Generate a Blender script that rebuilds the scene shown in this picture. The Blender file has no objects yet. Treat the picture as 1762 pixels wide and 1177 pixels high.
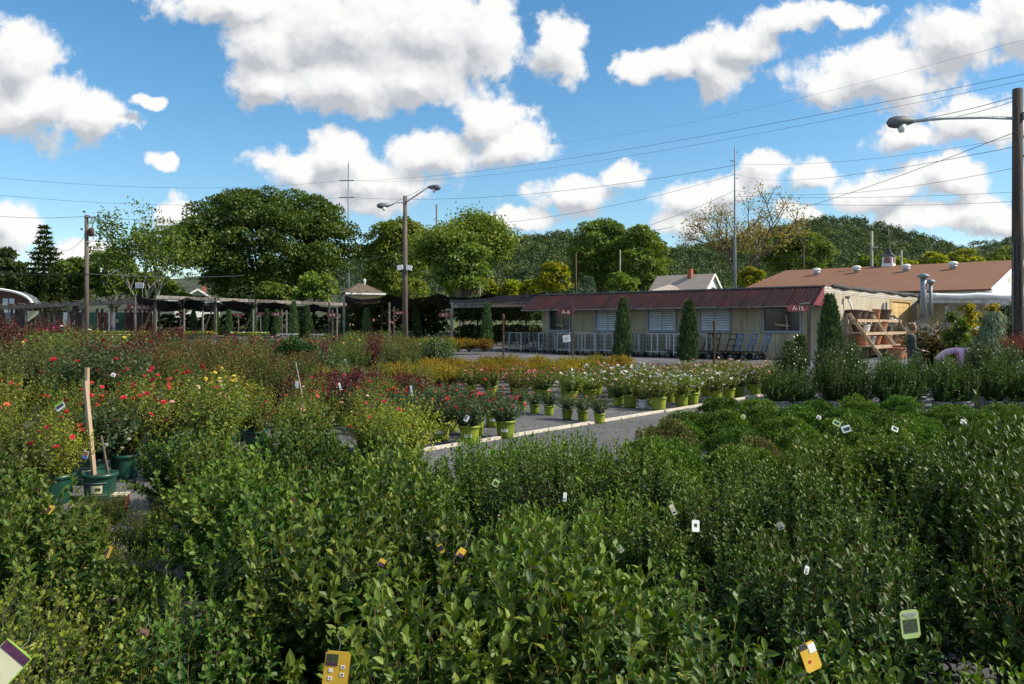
import bpy, bmesh, math, random
import numpy as np
from mathutils import Vector, Matrix

# ------------------------------------------------------------------ camera, sky, sun, exposure
SC = bpy.context.scene
COL = SC.collection
F = 1370.0; CX = 881.0; HY = 561.0; CAMH = 1.7      # lens in photograph pixels, horizon row, eye height
cam_d = bpy.data.cameras.new('camera'); cam = bpy.data.objects.new('camera', cam_d); COL.objects.link(cam)
cam.location = (0, 0, CAMH); cam.rotation_euler = (math.radians(90), 0, 0)
cam_d.sensor_width = 36.0; cam_d.lens = 36.0 * F / 1762.0
cam_d.shift_y = -(588.5 - HY) / 1762.0
cam_d.clip_start = 0.05; cam_d.clip_end = 5000
SC.camera = cam
SC.view_settings.view_transform = 'Standard'; SC.view_settings.look = 'None'
SC.view_settings.exposure = 0.32; SC.view_settings.gamma = 1.0; SC.view_settings.use_curve_mapping = False
SC.cycles.max_bounces = 5; SC.cycles.transparent_max_bounces = 8
SC.cycles.diffuse_bounces = 2; SC.cycles.glossy_bounces = 2; SC.cycles.transmission_bounces = 3

SUN_EL = math.radians(40); SUN_AZ = math.radians(97)     # azimuth clockwise from +Y (the viewing direction)
SUN_STR = 5.0
sdir = Vector((math.sin(SUN_AZ) * math.cos(SUN_EL), math.cos(SUN_AZ) * math.cos(SUN_EL), math.sin(SUN_EL)))
sl = bpy.data.lights.new('sun', 'SUN'); sl.energy = SUN_STR; sl.angle = math.radians(0.6); sl.color = (1.0, 0.92, 0.76)
so = bpy.data.objects.new('sun', sl); COL.objects.link(so); so.location = (60, -20, 60)
so.rotation_euler = (-sdir).to_track_quat('-Z', 'Y').to_euler()

def build_world():
    w = bpy.data.worlds.new('World'); SC.world = w; w.use_nodes = True
    nt = w.node_tree; nt.nodes.clear(); N = nt.nodes.new; Lk = nt.links.new
    out = N('ShaderNodeOutputWorld')
    sky = N('ShaderNodeTexSky'); sky.sky_type = 'NISHITA'; sky.sun_disc = False
    sky.sun_elevation = SUN_EL; sky.sun_rotation = SUN_AZ
    sky.air_density = 1.0; sky.dust_density = 0.6; sky.ozone_density = 2.0; sky.altitude = 200
    hsv = N('ShaderNodeHueSaturation'); hsv.inputs['Hue'].default_value = 0.492; hsv.inputs['Saturation'].default_value = 1.28; hsv.inputs['Value'].default_value = 1.0
    Lk(sky.outputs[0], hsv.inputs['Color'])
    bg = N('ShaderNodeBackground'); bg.inputs[1].default_value = 0.134
    Lk(hsv.outputs[0], bg.inputs[0])
    tc = N('ShaderNodeTexCoord')
    sep = N('ShaderNodeSeparateXYZ'); Lk(tc.outputs['Generated'], sep.inputs[0])
    def m(op, a, b=None, c=None, clamp=False):
        n = N('ShaderNodeMath'); n.operation = op; n.use_clamp = clamp
        for i, v in enumerate((a, b, c)):
            if v is None: continue
            if isinstance(v, (int, float)): n.inputs[i].default_value = v
            else: Lk(v, n.inputs[i])
        return n.outputs[0]
    y = m('MAXIMUM', sep.outputs[1], 0.08)
    px = m('DIVIDE', sep.outputs[0], y); pz = m('DIVIDE', sep.outputs[2], y)
    comb = N('ShaderNodeCombineXYZ'); Lk(px, comb.inputs[0]); Lk(pz, comb.inputs[1])
    # warp so cloud edges billow
    nz = N('ShaderNodeTexNoise'); nz.noise_dimensions = '2D'; nz.inputs['Scale'].default_value = 9.0; nz.inputs['Detail'].default_value = 5.0
    nz.inputs['Roughness'].default_value = 0.55
    Lk(comb.outputs[0], nz.inputs['Vector'])
    wv = N('ShaderNodeVectorMath'); wv.operation = 'MULTIPLY_ADD'
    Lk(nz.outputs['Color'], wv.inputs[0]); wv.inputs[1].default_value = (0.060, 0.060, 0); wv.inputs[2].default_value = (-0.03, -0.03, 0)
    wp = N('ShaderNodeVectorMath'); wp.operation = 'ADD'; Lk(comb.outputs[0], wp.inputs[0]); Lk(wv.outputs[0], wp.inputs[1])
    blobs = [(25,105,85,75),(70,185,125,58),(165,203,80,44),(-60,150,90,100),
             (400,5,140,45),(470,70,95,85),(600,55,200,105),(740,60,160,90),(840,55,62,75),(590,150,115,62),(700,135,120,65),(480,140,90,50),
             (505,288,75,40),(590,272,62,52),(650,312,130,52),(745,262,95,48),(838,195,72,62),(878,252,70,38),(640,352,70,34),
             (957,78,52,62),
             (1095,118,50,26),(1160,112,65,36),(1232,108,62,62),(1285,72,80,44),(1360,40,90,38),(1440,18,70,26),
             (1425,142,80,42),(1530,130,140,62),(1655,62,105,70),(1770,50,90,85),(1860,120,100,80),
             (1320,285,50,36),(1410,297,52,30),(1205,348,80,38),(1290,322,70,30),
             (985,330,95,38),(1080,302,52,30),
             (1540,325,110,40),(1630,310,70,44),(1570,232,70,34),(1690,203,80,44),(1590,378,100,26),(1710,372,110,38),(1800,300,60,40),
             (274,288,26,17),(302,364,38,26),(250,164,34,12),(18,395,52,42),(-40,420,90,50),(890,380,60,20),(1375,368,46,22),(140,440,80,26),(1180,395,60,30)]
    def field(vec):
        acc = None
        for (cx, cy, rx, ry) in blobs:
            c = ((cx - CX) / F, (HY - cy) / F); r = (rx / F, ry / F)
            a = N('ShaderNodeVectorMath'); a.operation = 'MULTIPLY_ADD'
            Lk(vec, a.inputs[0]); a.inputs[1].default_value = (1 / r[0], 1 / r[1], 0); a.inputs[2].default_value = (-c[0] / r[0], -c[1] / r[1], 0)
            d = N('ShaderNodeVectorMath'); d.operation = 'LENGTH'; Lk(a.outputs[0], d.inputs[0])
            acc = d.outputs['Value'] if acc is None else m('SMOOTH_MIN', acc, d.outputs['Value'], 0.25)
        return m('SUBTRACT', 1.0, acc)
    f0 = field(wp.outputs[0])
    off = N('ShaderNodeVectorMath'); off.operation = 'ADD'; Lk(wp.outputs[0], off.inputs[0]); off.inputs[1].default_value = (0.012, 0.026, 0)
    f1 = field(off.outputs[0])
    # clouds all round the rest of the dome
    zz = m('MAXIMUM', m('ADD', sep.outputs[2], 0.12), 0.03)
    gx = m('DIVIDE', sep.outputs[0], zz); gy = m('DIVIDE', sep.outputs[1], zz)
    gc = N('ShaderNodeCombineXYZ'); Lk(gx, gc.inputs[0]); Lk(gy, gc.inputs[1])
    gn = N('ShaderNodeTexNoise'); gn.noise_dimensions = '2D'; gn.inputs['Scale'].default_value = 1.1; gn.inputs['Detail'].default_value = 7.0; gn.inputs['Roughness'].default_value = 0.55
    Lk(gc.outputs[0], gn.inputs['Vector'])
    gen = m('MULTIPLY', m('SUBTRACT', gn.outputs['Fac'], 0.53), 4.0)
    inx = m('LESS_THAN', m('ABSOLUTE', px), 0.72); inz = m('LESS_THAN', pz, 0.47); iny = m('GREATER_THAN', sep.outputs[1], 0.08)
    inside = m('MULTIPLY', m('MULTIPLY', inx, inz), iny)
    front = m('SUBTRACT', f0, m('MULTIPLY', m('SUBTRACT', 1.0, iny), 9.0))
    fall = m('MAXIMUM', front, m('SUBTRACT', gen, m('MULTIPLY', inside, 9.0)))
    # cauliflower edges: cellular puffs plus fine wisps
    def puff(vec, sc, det):
        v = N('ShaderNodeTexVoronoi'); v.voronoi_dimensions = '2D'; v.feature = 'F1'; v.inputs['Scale'].default_value = sc; v.inputs['Detail'].default_value = det
        v.inputs['Roughness'].default_value = 0.55; v.normalize = True
        Lk(vec, v.inputs['Vector']); return v.outputs['Distance']
    n2 = N('ShaderNodeTexNoise'); n2.noise_dimensions = '2D'; n2.inputs['Scale'].default_value = 34.0; n2.inputs['Detail'].default_value = 7.0; n2.inputs['Roughness'].default_value = 0.66
    Lk(comb.outputs[0], n2.inputs['Vector'])
    wob = N('ShaderNodeVectorMath'); wob.operation = 'MULTIPLY_ADD'; Lk(n2.outputs['Color'], wob.inputs[0]); wob.inputs[1].default_value = (0.03, 0.03, 0); Lk(comb.outputs[0], wob.inputs[2])
    o2 = N('ShaderNodeVectorMath'); o2.operation = 'ADD'; Lk(wob.outputs[0], o2.inputs[0]); o2.inputs[1].default_value = (0.004, 0.008, 0)
    pa = puff(wob.outputs[0], 15.0, 2.0); pb = puff(o2.outputs[0], 15.0, 2.0)
    e = m('ADD', m('MULTIPLY', m('SUBTRACT', 0.33, pa), 1.1), m('MULTIPLY', m('SUBTRACT', n2.outputs['Fac'], 0.5), 0.95))
    dens = m('ADD', fall, e)
    al = N('ShaderNodeMapRange'); al.interpolation_type = 'SMOOTHSTEP'; al.inputs['From Min'].default_value = -0.12; al.inputs['From Max'].default_value = 0.34
    Lk(dens, al.inputs['Value'])
    # self shading: thicker towards the light means darker
    lit = m('SUBTRACT', m('MULTIPLY', m('SUBTRACT', f0, f1), 0.70), m('MULTIPLY', m('MAXIMUM', m('SUBTRACT', f1, 0.12), 0.0), 0.30))
    lit = m('ADD', lit, m('MULTIPLY', m('SUBTRACT', pb, pa), 1.2))
    lit = m('ADD', lit, m('MULTIPLY', m('SUBTRACT', n2.outputs['Fac'], 0.5), 0.35))
    mr = N('ShaderNodeMapRange'); mr.inputs['From Min'].default_value = -0.50; mr.inputs['From Max'].default_value = 0.18; mr.clamp = True
    Lk(lit, mr.inputs['Value'])
    ramp = N('ShaderNodeValToRGB'); ramp.color_ramp.elements[0].color = (0.43, 0.45, 0.485, 1); ramp.color_ramp.elements[1].color = (0.79, 0.79, 0.78, 1)
    el = ramp.color_ramp.elements.new(0.5); el.color = (0.63, 0.64, 0.655, 1)
    Lk(mr.outputs[0], ramp.inputs[0])
    bc = N('ShaderNodeBackground'); bc.inputs[1].default_value = 1.0; Lk(ramp.outputs[0], bc.inputs[0])
    up = m('GREATER_THAN', sep.outputs[2], -0.02)
    mix = N('ShaderNodeMixShader'); Lk(m('MULTIPLY', al.outputs[0], up), mix.inputs[0]); Lk(bg.outputs[0], mix.inputs[1]); Lk(bc.outputs[0], mix.inputs[2])
    Lk(mix.outputs[0], out.inputs[0])
    w.cycles.sampling_method = 'MANUAL'; w.cycles.sample_map_resolution = 512
build_world()

# ------------------------------------------------------------------ helpers
V = Vector
UU = V((-0.762, 0.648, 0)); VV = V((0.648, 0.762, 0))      # the yard's two directions
def terr(x, y):                                            # ground height: flat yard, rising gently beyond
    t = max(0.0, y - 46.0)
    return 0.028 * t if t < 80 else 2.24 + 0.01 * (t - 80)
def X(px, Y): return (px - CX) / F * Y
def Z(py, Y): return CAMH + (HY - py) / F * Y
def G(px, py):
    Y = F * CAMH / (py - HY); return V((X(px, Y), Y, 0))
def P(px, py, Y): return V((X(px, Y), Y, Z(py, Y)))

ORD = ['first','second','third','fourth','fifth','sixth','seventh','eighth','ninth','tenth','eleventh','twelfth','thirteenth','fourteenth','fifteenth','sixteenth','seventeenth','eighteenth','nineteenth','twentieth']
def tag(o, label=None, cat=None, group=None, kind=None):
    if label: o['label'] = label
    if cat: o['category'] = cat
    if group: o['group'] = group
    if kind: o['kind'] = kind
    return o
def empty(name, loc=(0,0,0), rz=0, label=None, cat=None, group=None):
    o = bpy.data.objects.new(name, None); COL.objects.link(o); o.location = loc; o.rotation_euler = (0, 0, rz)
    o.empty_display_size = 0.2
    return tag(o, label, cat, group)
def obj(name, me, mat=None, parent=None, loc=None, rot=None, scale=None):
    o = bpy.data.objects.new(name, me); COL.objects.link(o)
    if mat is not None and len(me.materials) == 0: me.materials.append(mat)
    if parent: o.parent = parent
    if loc is not None: o.location = loc
    if rot is not None: o.rotation_euler = rot
    if scale is not None: o.scale = (scale, scale, scale) if isinstance(scale, (int, float)) else scale
    return o

class MB:
    def __init__(s): s.v = []; s.f = []
    def add(s, vs, fs):
        b = len(s.v); s.v += [tuple(v) for v in vs]; s.f += [tuple(b + i for i in f) for f in fs]; return s
    def box(s, c, d, M=None):
        x, y, z = d[0] / 2, d[1] / 2, d[2] / 2; c = V(c)
        vs = [V((a * x, b * y, e * z)) for e in (-1, 1) for b in (-1, 1) for a in (-1, 1)]
        if M is not None: vs = [M @ q for q in vs]
        return s.add([c + q for q in vs], [(0,2,3,1),(4,5,7,6),(0,1,5,4),(2,6,7,3),(0,4,6,2),(1,3,7,5)])
    def b2(s, x0, x1, y0, y1, z0, z1): return s.box(((x0+x1)/2, (y0+y1)/2, (z0+z1)/2), (abs(x1-x0), abs(y1-y0), abs(z1-z0)))
    def bar(s, a, b, w, h=None):
        a = V(a); b = V(b); d = b - a
        if d.length < 1e-6: return s
        M = d.to_track_quat('X', 'Z').to_matrix()
        return s.box((a + b) / 2, (d.length, w, h or w), M)
    def tube(s, pts, rad, n=6, caps=True):
        pts = [V(p) for p in pts]; k = len(pts)
        if isinstance(rad, (int, float)): rad = [rad] * k
        ring = []; b = len(s.v); prev = None
        for i, p in enumerate(pts):
            d = (pts[min(i+1, k-1)] - pts[max(i-1, 0)])
            if d.length < 1e-9: d = V((0,0,1))
            d.normalize()
            a = d.orthogonal().normalized() if prev is None else (prev - d * prev.dot(d)).normalized()
            prev = a; c = d.cross(a)
            for j in range(n):
                t = 2 * math.pi * j / n
                s.v.append(tuple(p + (a * math.cos(t) + c * math.sin(t)) * rad[i]))
        for i in range(k - 1):
            for j in range(n):
                q = b + i * n; s.f.append((q + j, q + (j+1) % n, q + n + (j+1) % n, q + n + j))
        if caps:
            s.f.append(tuple(b + j for j in range(n))[::-1]); s.f.append(tuple(b + (k-1) * n + j for j in range(n)))
        return s
    def lathe(s, prof, n=16, c=(0,0,0)):
        b = len(s.v); c = V(c)
        for (r, z) in prof:
            for j in range(n):
                t = 2 * math.pi * j / n; s.v.append((c.x + r * math.cos(t), c.y + r * math.sin(t), c.z + z))
        for i in range(len(prof) - 1):
            for j in range(n):
                q = b + i * n; s.f.append((q + j, q + (j+1) % n, q + n + (j+1) % n, q + n + j))
        return s
    def mesh(s, name, mat=None, smooth=False):
        me = bpy.data.meshes.new(name); me.from_pydata(s.v, [], s.f)
        if mat: me.materials.append(mat)
        if smooth: me.shade_smooth()
        me.update(); return me
    def build(s, name, mat=None, parent=None, loc=None, rot=None, smooth=False):
        return obj(name, s.mesh(name, mat, smooth), None, parent, loc, rot)
def box1(name, c, d, mat, parent=None, loc=None, rot=None): return MB().box(c, d).build(name, mat, parent, loc, rot)
_tri = {}
def txt(name, s, size, mat, parent, loc, rot, extr=0.004):
    cu = bpy.data.curves.new(name, 'FONT'); cu.body = s; cu.size = size; cu.extrude = extr; cu.align_x = 'CENTER'; cu.align_y = 'CENTER'
    cu.materials.append(mat); t = bpy.data.objects.new('tmp_text', cu); COL.objects.link(t)
    me = bpy.data.meshes.new_from_object(t.evaluated_get(bpy.context.evaluated_depsgraph_get())); bpy.data.objects.remove(t); bpy.data.curves.remove(cu)
    return obj(name, me, mat, parent, loc, rot)

# ------------------------------------------------------------------ materials
def lin(c):
    if isinstance(c, str):
        c = tuple(int(c[i:i+2], 16) / 255 for i in (0, 2, 4))
        c = tuple(x / 12.92 if x <= 0.04045 else ((x + 0.055) / 1.055) ** 2.4 for x in c)
    return (c[0], c[1], c[2], 1)
class NM:
    def __init__(s, name):
        s.m = bpy.data.materials.new(name); s.m.use_nodes = True; s.nt = s.m.node_tree
        s.p = s.nt.nodes['Principled BSDF']; s.out = s.nt.nodes['Material Output']
    def n(s, t): return s.nt.nodes.new(t)
    def l(s, a, b): s.nt.links.new(a, b)
    def noise(s, scale, detail=5, rough=0.55, stretch=None, coord='Object', dist=0.0):
        tc = s.n('ShaderNodeTexCoord'); nz = s.n('ShaderNodeTexNoise'); nz.inputs['Scale'].default_value = scale
        nz.inputs['Detail'].default_value = detail; nz.inputs['Roughness'].default_value = rough; nz.inputs['Distortion'].default_value = dist
        if stretch:
            mp = s.n('ShaderNodeMapping'); mp.inputs['Scale'].default_value = stretch; s.l(tc.outputs[coord], mp.inputs[0]); s.l(mp.outputs[0], nz.inputs['Vector'])
        else: s.l(tc.outputs[coord], nz.inputs['Vector'])
        return nz.outputs['Fac']
    def ramp(s, fac, stops):
        r = s.n('ShaderNodeValToRGB'); cr = r.color_ramp
        while len(cr.elements) < len(stops): cr.elements.new(0.5)
        for e, (p, c) in zip(cr.elements, stops): e.position = p; e.color = lin(c)
        s.l(fac, r.inputs[0]); return r.outputs[0]
    def mix(s, fac, a, b, mode='MIX'):
        x = s.n('ShaderNodeMix'); x.data_type = 'RGBA'; x.blend_type = mode
        for k, v in ((0, fac), (6, a), (7, b)):
            if isinstance(v, (int, float)): x.inputs[k].default_value = v
            elif isinstance(v, tuple): x.inputs[k].default_value = v
            else: s.l(v, x.inputs[k])
        return x.outputs[2]
    def bump(s, h, strength=0.3, dist=0.02):
        b = s.n('ShaderNodeBump'); b.inputs['Strength'].default_value = strength; b.inputs['Distance'].default_value = dist
        s.l(h, b.inputs['Height']); s.l(b.outputs[0], s.p.inputs['Normal'])
    def col(s, c):
        if isinstance(c, tuple): s.p.inputs['Base Color'].default_value = c
        else: s.l(c, s.p.inputs['Base Color'])
    def rough(s, r): s.p.inputs['Roughness'].default_value = r
    def metal(s, v): s.p.inputs['Metallic'].default_value = v
def simple(name, c1, c2=None, scale=6.0, rough=0.6, stretch=None, metal=0.0, bump=0.0, bscale=None, detail=5, lo=0.35, hi=0.68):
    k = NM(name); k.rough(rough); k.metal(metal)
    if c2 is None: k.col(lin(c1))
    else: k.col(k.ramp(k.noise(scale, detail, stretch=stretch), [(lo, c1), (hi, c2)]))
    if bump: k.bump(k.noise(bscale or scale * 3, 6, stretch=stretch), bump)
    return k.m
def leafmat(name, stops, rough=0.42, transl=0.28, tip=None, spec=0.4, hue=0.016, obvar=0.28):
    k = NM(name); k.rough(rough); k.p.inputs['Specular IOR Level'].default_value = spec
    at = k.n('ShaderNodeAttribute'); at.attribute_name = 'rnd'
    c = k.ramp(at.outputs['Fac'], stops)
    if tip:
        a2 = k.n('ShaderNodeAttribute'); a2.attribute_name = 'tip'; c = k.mix(a2.outputs['Fac'], c, lin(tip))
    oi = k.n('ShaderNodeObjectInfo')
    hs = k.n('ShaderNodeHueSaturation')
    mr = k.n('ShaderNodeMapRange'); mr.inputs['To Min'].default_value = 1 - obvar; mr.inputs['To Max'].default_value = 1 + obvar; k.l(oi.outputs['Random'], mr.inputs[0])
    k.l(mr.outputs[0], hs.inputs['Value'])
    wn = k.n('ShaderNodeTexWhiteNoise'); wn.noise_dimensions = '1D'; k.l(oi.outputs['Random'], wn.inputs['W'])
    m2 = k.n('ShaderNodeMapRange'); m2.inputs['To Min'].default_value = 0.5 - hue; m2.inputs['To Max'].default_value = 0.5 + hue; k.l(wn.outputs['Value'], m2.inputs[0])
    k.l(m2.outputs[0], hs.inputs['Hue']); k.l(c, hs.inputs['Color']); c = hs.outputs[0]
    k.col(c)
    if transl > 0:
        tr = k.n('ShaderNodeBsdfTranslucent'); h2 = k.n('ShaderNodeHueSaturation'); h2.inputs['Saturation'].default_value = 1.15; h2.inputs['Value'].default_value = 1.5
        k.l(c, h2.inputs['Color']); k.l(h2.outputs[0], tr.inputs[0])
        mx = k.n('ShaderNodeMixShader'); mx.inputs[0].default_value = transl; k.l(k.p.outputs[0], mx.inputs[1]); k.l(tr.outputs[0], mx.inputs[2]); k.l(mx.outputs[0], k.out.inputs[0])
    return k.m
M = {}
# leaves (real leaf albedos)
M['holly_large'] = leafmat('holly_large_leaf', [(0, (0.018,0.048,0.009)), (0.5, (0.034,0.083,0.013)), (0.85, (0.065,0.126,0.018)), (1, (0.176,0.200,0.026))], 0.46, 0.17, (0.140,0.201,0.029), 0.22)
M['holly_mid'] = leafmat('holly_mid_leaf', [(0, (0.017,0.051,0.011)), (0.55, (0.034,0.086,0.014)), (1, (0.082,0.144,0.020))], 0.44, 0.16, (0.137,0.210,0.027), 0.24)
M['holly_small'] = leafmat('holly_small_leaf', [(0, (0.028,0.061,0.010)), (0.5, (0.055,0.109,0.014)), (1, (0.139,0.187,0.023))], 0.46, 0.18, (0.244,0.269,0.027), 0.22)
M['holly_light'] = leafmat('holly_light_leaf', [(0, (0.028,0.080,0.011)), (0.5, (0.055,0.131,0.016)), (1, (0.110,0.202,0.024))], 0.48, 0.2, (0.147,0.244,0.027), 0.22)
M['box'] = leafmat('boxwood_leaf', [(0, (0.024,0.065,0.011)), (0.5, (0.050,0.114,0.015)), (1, (0.115,0.190,0.024))], 0.48, 0.18, (0.150,0.228,0.029), 0.22)
M['boxbrown'] = leafmat('bronzed_boxwood_leaf', [(0, (0.049,0.065,0.017)), (0.5, (0.097,0.102,0.027)), (1, (0.195,0.145,0.049))], 0.5, 0.25)
M['yew'] = leafmat('yew_leaf', [(0, (0.022,0.061,0.012)), (0.5, (0.043,0.100,0.016)), (1, (0.093,0.171,0.024))], 0.48, 0.18, (0.120,0.196,0.024), 0.22)
M['darkholly'] = leafmat('dark_holly_leaf', [(0, (0.028,0.057,0.019)), (0.6, (0.050,0.100,0.025)), (1, (0.166,0.181,0.041))], 0.36, 0.15)
M['rose'] = leafmat('rose_leaf', [(0, (0.049,0.080,0.016)), (0.5, (0.107,0.154,0.023)), (1, (0.245,0.239,0.032))], 0.48, 0.3, None, 0.35)
M['rosedark'] = leafmat('dark_rose_leaf', [(0, (0.029,0.065,0.025)), (0.6, (0.057,0.102,0.032)), (1, (0.130,0.131,0.037))], 0.45, 0.25, None, 0.35)
M['yellowgreen'] = leafmat('yellow_green_leaf', [(0, (0.097,0.145,0.022)), (0.5, (0.195,0.246,0.027)), (1, (0.390,0.362,0.037))], 0.5, 0.3, None, 0.3)
M['spirea'] = leafmat('orange_spirea_leaf', [(0, (0.11,0.10,0.018)), (0.45, (0.23,0.175,0.02)), (0.8, (0.31,0.19,0.02)), (1, (0.30,0.12,0.02))], 0.55, 0.3, None, 0.2, 0.02)
M['spireay'] = leafmat('yellow_spirea_leaf', [(0, (0.112,0.120,0.014)), (0.5, (0.246,0.210,0.017)), (1, (0.403,0.260,0.021))], 0.55, 0.35, None, 0.25)
M['purple'] = leafmat('purple_leaf', [(0, (0.040,0.009,0.011)), (0.6, (0.085,0.016,0.020)), (1, (0.196,0.034,0.032))], 0.5, 0.2, None, 0.35)
M['nandina'] = leafmat('bronze_nandina_leaf', [(0, (0.037,0.082,0.020)), (0.5, (0.072,0.133,0.027)), (0.85, (0.123,0.153,0.034)), (1, (0.194,0.122,0.040))], 0.5, 0.25, (0.370,0.036,0.035), 0.25)
M['abelia'] = leafmat('abelia_leaf', [(0, (0.039,0.071,0.018)), (0.5, (0.081,0.117,0.026)), (1, (0.162,0.153,0.035))], 0.5, 0.28, (0.119,0.122,0.035), 0.3)
M['mixed'] = leafmat('olive_leaf', [(0, (0.046,0.089,0.020)), (0.5, (0.097,0.152,0.030)), (1, (0.221,0.252,0.050))], 0.5, 0.3, None, 0.3, 0.03)
M['juniper'] = leafmat('juniper_spray', [(0, (0.036,0.072,0.031)), (0.6, (0.065,0.123,0.043)), (1, (0.138,0.189,0.062))], 0.6, 0.15, None, 0.2)
M['cypress'] = leafmat('golden_cypress_spray', [(0, (0.090,0.110,0.017)), (0.5, (0.269,0.240,0.025)), (1, (0.470,0.360,0.034))], 0.6, 0.25, None, 0.2)
M['bluepine'] = leafmat('blue_green_needles', [(0, (0.049,0.087,0.049)), (0.6, (0.097,0.160,0.092)), (1, (0.211,0.261,0.148))], 0.55, 0.15, None, 0.2)
M['redgrass'] = leafmat('red_grass_blade', [(0, (0.081,0.029,0.022)), (0.5, (0.162,0.051,0.037)), (1, (0.260,0.116,0.049))], 0.6, 0.25)
M['tangrass'] = leafmat('tan_grass_blade', [(0, (0.146,0.110,0.034)), (0.5, (0.269,0.200,0.068)), (1, (0.426,0.320,0.128))], 0.6, 0.3)
M['bronze'] = leafmat('magnolia_leaf', [(0, (0.049,0.065,0.018)), (0.5, (0.114,0.087,0.025)), (1, (0.260,0.131,0.037))], 0.4, 0.2)
M['oak'] = leafmat('oak_leaf', [(0, (0.031,0.061,0.012)), (0.5, (0.057,0.101,0.015)), (1, (0.120,0.158,0.024))], 0.5, 0.25, None, 0.3, 0.004, 0.05)
M['treelight'] = leafmat('light_tree_leaf', [(0, (0.071,0.121,0.021)), (0.5, (0.135,0.199,0.030)), (1, (0.285,0.327,0.058))], 0.5, 0.3, None, 0.3, 0.01, 0.1)  # light green, raised further so sunlit crown sides sit in the colour
M['treemid'] = leafmat('mid_tree_leaf', [(0, (0.053,0.098,0.015)), (0.5, (0.095,0.151,0.023)), (1, (0.197,0.243,0.039))], 0.5, 0.28, None, 0.3, 0.01, 0.1)
M['treeyellow'] = leafmat('yellow_tree_leaf', [(0, (0.107,0.138,0.016)), (0.5, (0.233,0.256,0.023)), (1, (0.406,0.374,0.032))], 0.5, 0.35, None, 0.3, 0.012, 0.12)
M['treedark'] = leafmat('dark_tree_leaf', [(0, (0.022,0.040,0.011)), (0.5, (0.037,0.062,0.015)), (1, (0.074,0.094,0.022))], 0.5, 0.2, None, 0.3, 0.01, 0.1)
M['autumn'] = leafmat('autumn_leaf', [(0, (0.12,0.105,0.032)), (0.5, (0.21,0.175,0.05)), (1, (0.31,0.25,0.075))], 0.55, 0.3, None, 0.2)
M['forest'] = leafmat('hill_forest_leaf', [(0, (0.034,0.059,0.022)), (0.55, (0.059,0.096,0.030)), (0.9, (0.100,0.133,0.035)), (1, (0.197,0.192,0.041))], 0.6, 0.15, None, 0.2, 0, 0)
# everything else
M['palewood'] = simple('bleached_lumber', (0.48,0.42,0.34), (0.66,0.60,0.52), 7, 0.8, (1,1,0.3), bump=0.3)
M['bark'] = simple('bark', (0.06,0.05,0.04), (0.16,0.13,0.10), 5, 0.9, (1,1,0.25), bump=0.5)
M['palebark'] = simple('pale_bark', (0.20,0.18,0.15), (0.42,0.38,0.32), 5, 0.9, (1,1,0.3), bump=0.4)
M['stem'] = simple('stem', (0.12,0.075,0.02), (0.26,0.17,0.035), 30, 0.6)
M['stemdark'] = simple('dark_stem', (0.05,0.035,0.02), (0.11,0.08,0.045), 30, 0.7)
M['pole'] = simple('weathered_pole', (0.075,0.055,0.045), (0.17,0.14,0.115), 4, 0.9, (3,3,0.25), bump=0.4)
M['poledark'] = simple('creosote_pole', (0.035,0.026,0.022), (0.095,0.072,0.06), 4, 0.9, (4,4,0.2), bump=0.4)
M['steelpole'] = simple('grey_steel_pole', (0.16,0.19,0.22), (0.22,0.26,0.30), 2, 0.5, metal=0.2)
M['wood'] = simple('raw_lumber', (0.30,0.21,0.13), (0.50,0.38,0.26), 7, 0.8, (1,1,0.3), bump=0.3)
M['darkwood'] = simple('shaded_weathered_timber', (0.06,0.052,0.045), (0.17,0.15,0.13), 6, 0.9, (1,1,0.4), bump=0.4)  # darker copy of the grey wood, shade put into its colour
M['oldwood'] = simple('grey_weathered_wood', (0.13,0.115,0.10), (0.34,0.30,0.26), 6, 0.9, (1,1,0.4), bump=0.4)
M['wire'] = simple('black_wire', (0.03,0.03,0.035), rough=0.6)
M['galv'] = simple('galvanised_steel', (0.36,0.40,0.43), (0.58,0.62,0.65), 12, 0.5, metal=0.35)
M['galvdark'] = simple('dull_galvanised', (0.08,0.09,0.095), (0.19,0.205,0.22), 12, 0.6, metal=0.3)
M['rust'] = simple('rusty_steel', (0.035,0.022,0.017), (0.12,0.06,0.035), 9, 0.8, metal=0.2)
M['bluep'] = simple('blue_paint', (0.02,0.14,0.36), (0.035,0.20,0.46), 8, 0.45)
M['tyre'] = simple('black_rubber', (0.015,0.015,0.015), (0.03,0.03,0.03), 20, 0.8)
M['white'] = simple('white_paint', (0.72,0.72,0.70), (0.82,0.82,0.80), 4, 0.6)
M['dirtywhite'] = simple('dirty_white_paint', (0.40,0.38,0.34), (0.72,0.70,0.66), 3, 0.7, bump=0.1)
M['sidewhite'] = simple('white_siding', (0.66,0.66,0.65), (0.78,0.78,0.77), 2, 0.6)
M['lime'] = simple('lime_plastic', (0.20,0.27,0.014), (0.30,0.37,0.02), 9, 0.42)
def limemat():
    k = NM('lime_pot_plastic'); k.rough(0.5); oi = k.n('ShaderNodeObjectInfo')
    c = k.ramp(k.noise(9, 5), [(0.3, (0.20,0.27,0.014)), (0.7, (0.30,0.37,0.02))])
    c2 = k.ramp(oi.outputs['Random'], [(0, (0.55,0.55,0.7)), (0.5, (0.95,0.95,1.0)), (1, (1.0,0.92,1.6))]); c = k.mix(1.0, c, c2, 'MULTIPLY')
    sp = k.ramp(k.noise(26, 6, 0.7), [(0.60, (0,0,0)), (0.75, (0.7,0.7,0.7))]); k.col(k.mix(sp, c, lin((0.10,0.085,0.05)))); return k.m
M['lime'] = limemat()
M['limein'] = simple('black_pot_inside', (0.012,0.012,0.012), rough=0.6)
M['soil'] = simple('potting_soil', (0.02,0.014,0.01), (0.07,0.045,0.028), 40, 0.95, bump=0.5)
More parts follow.
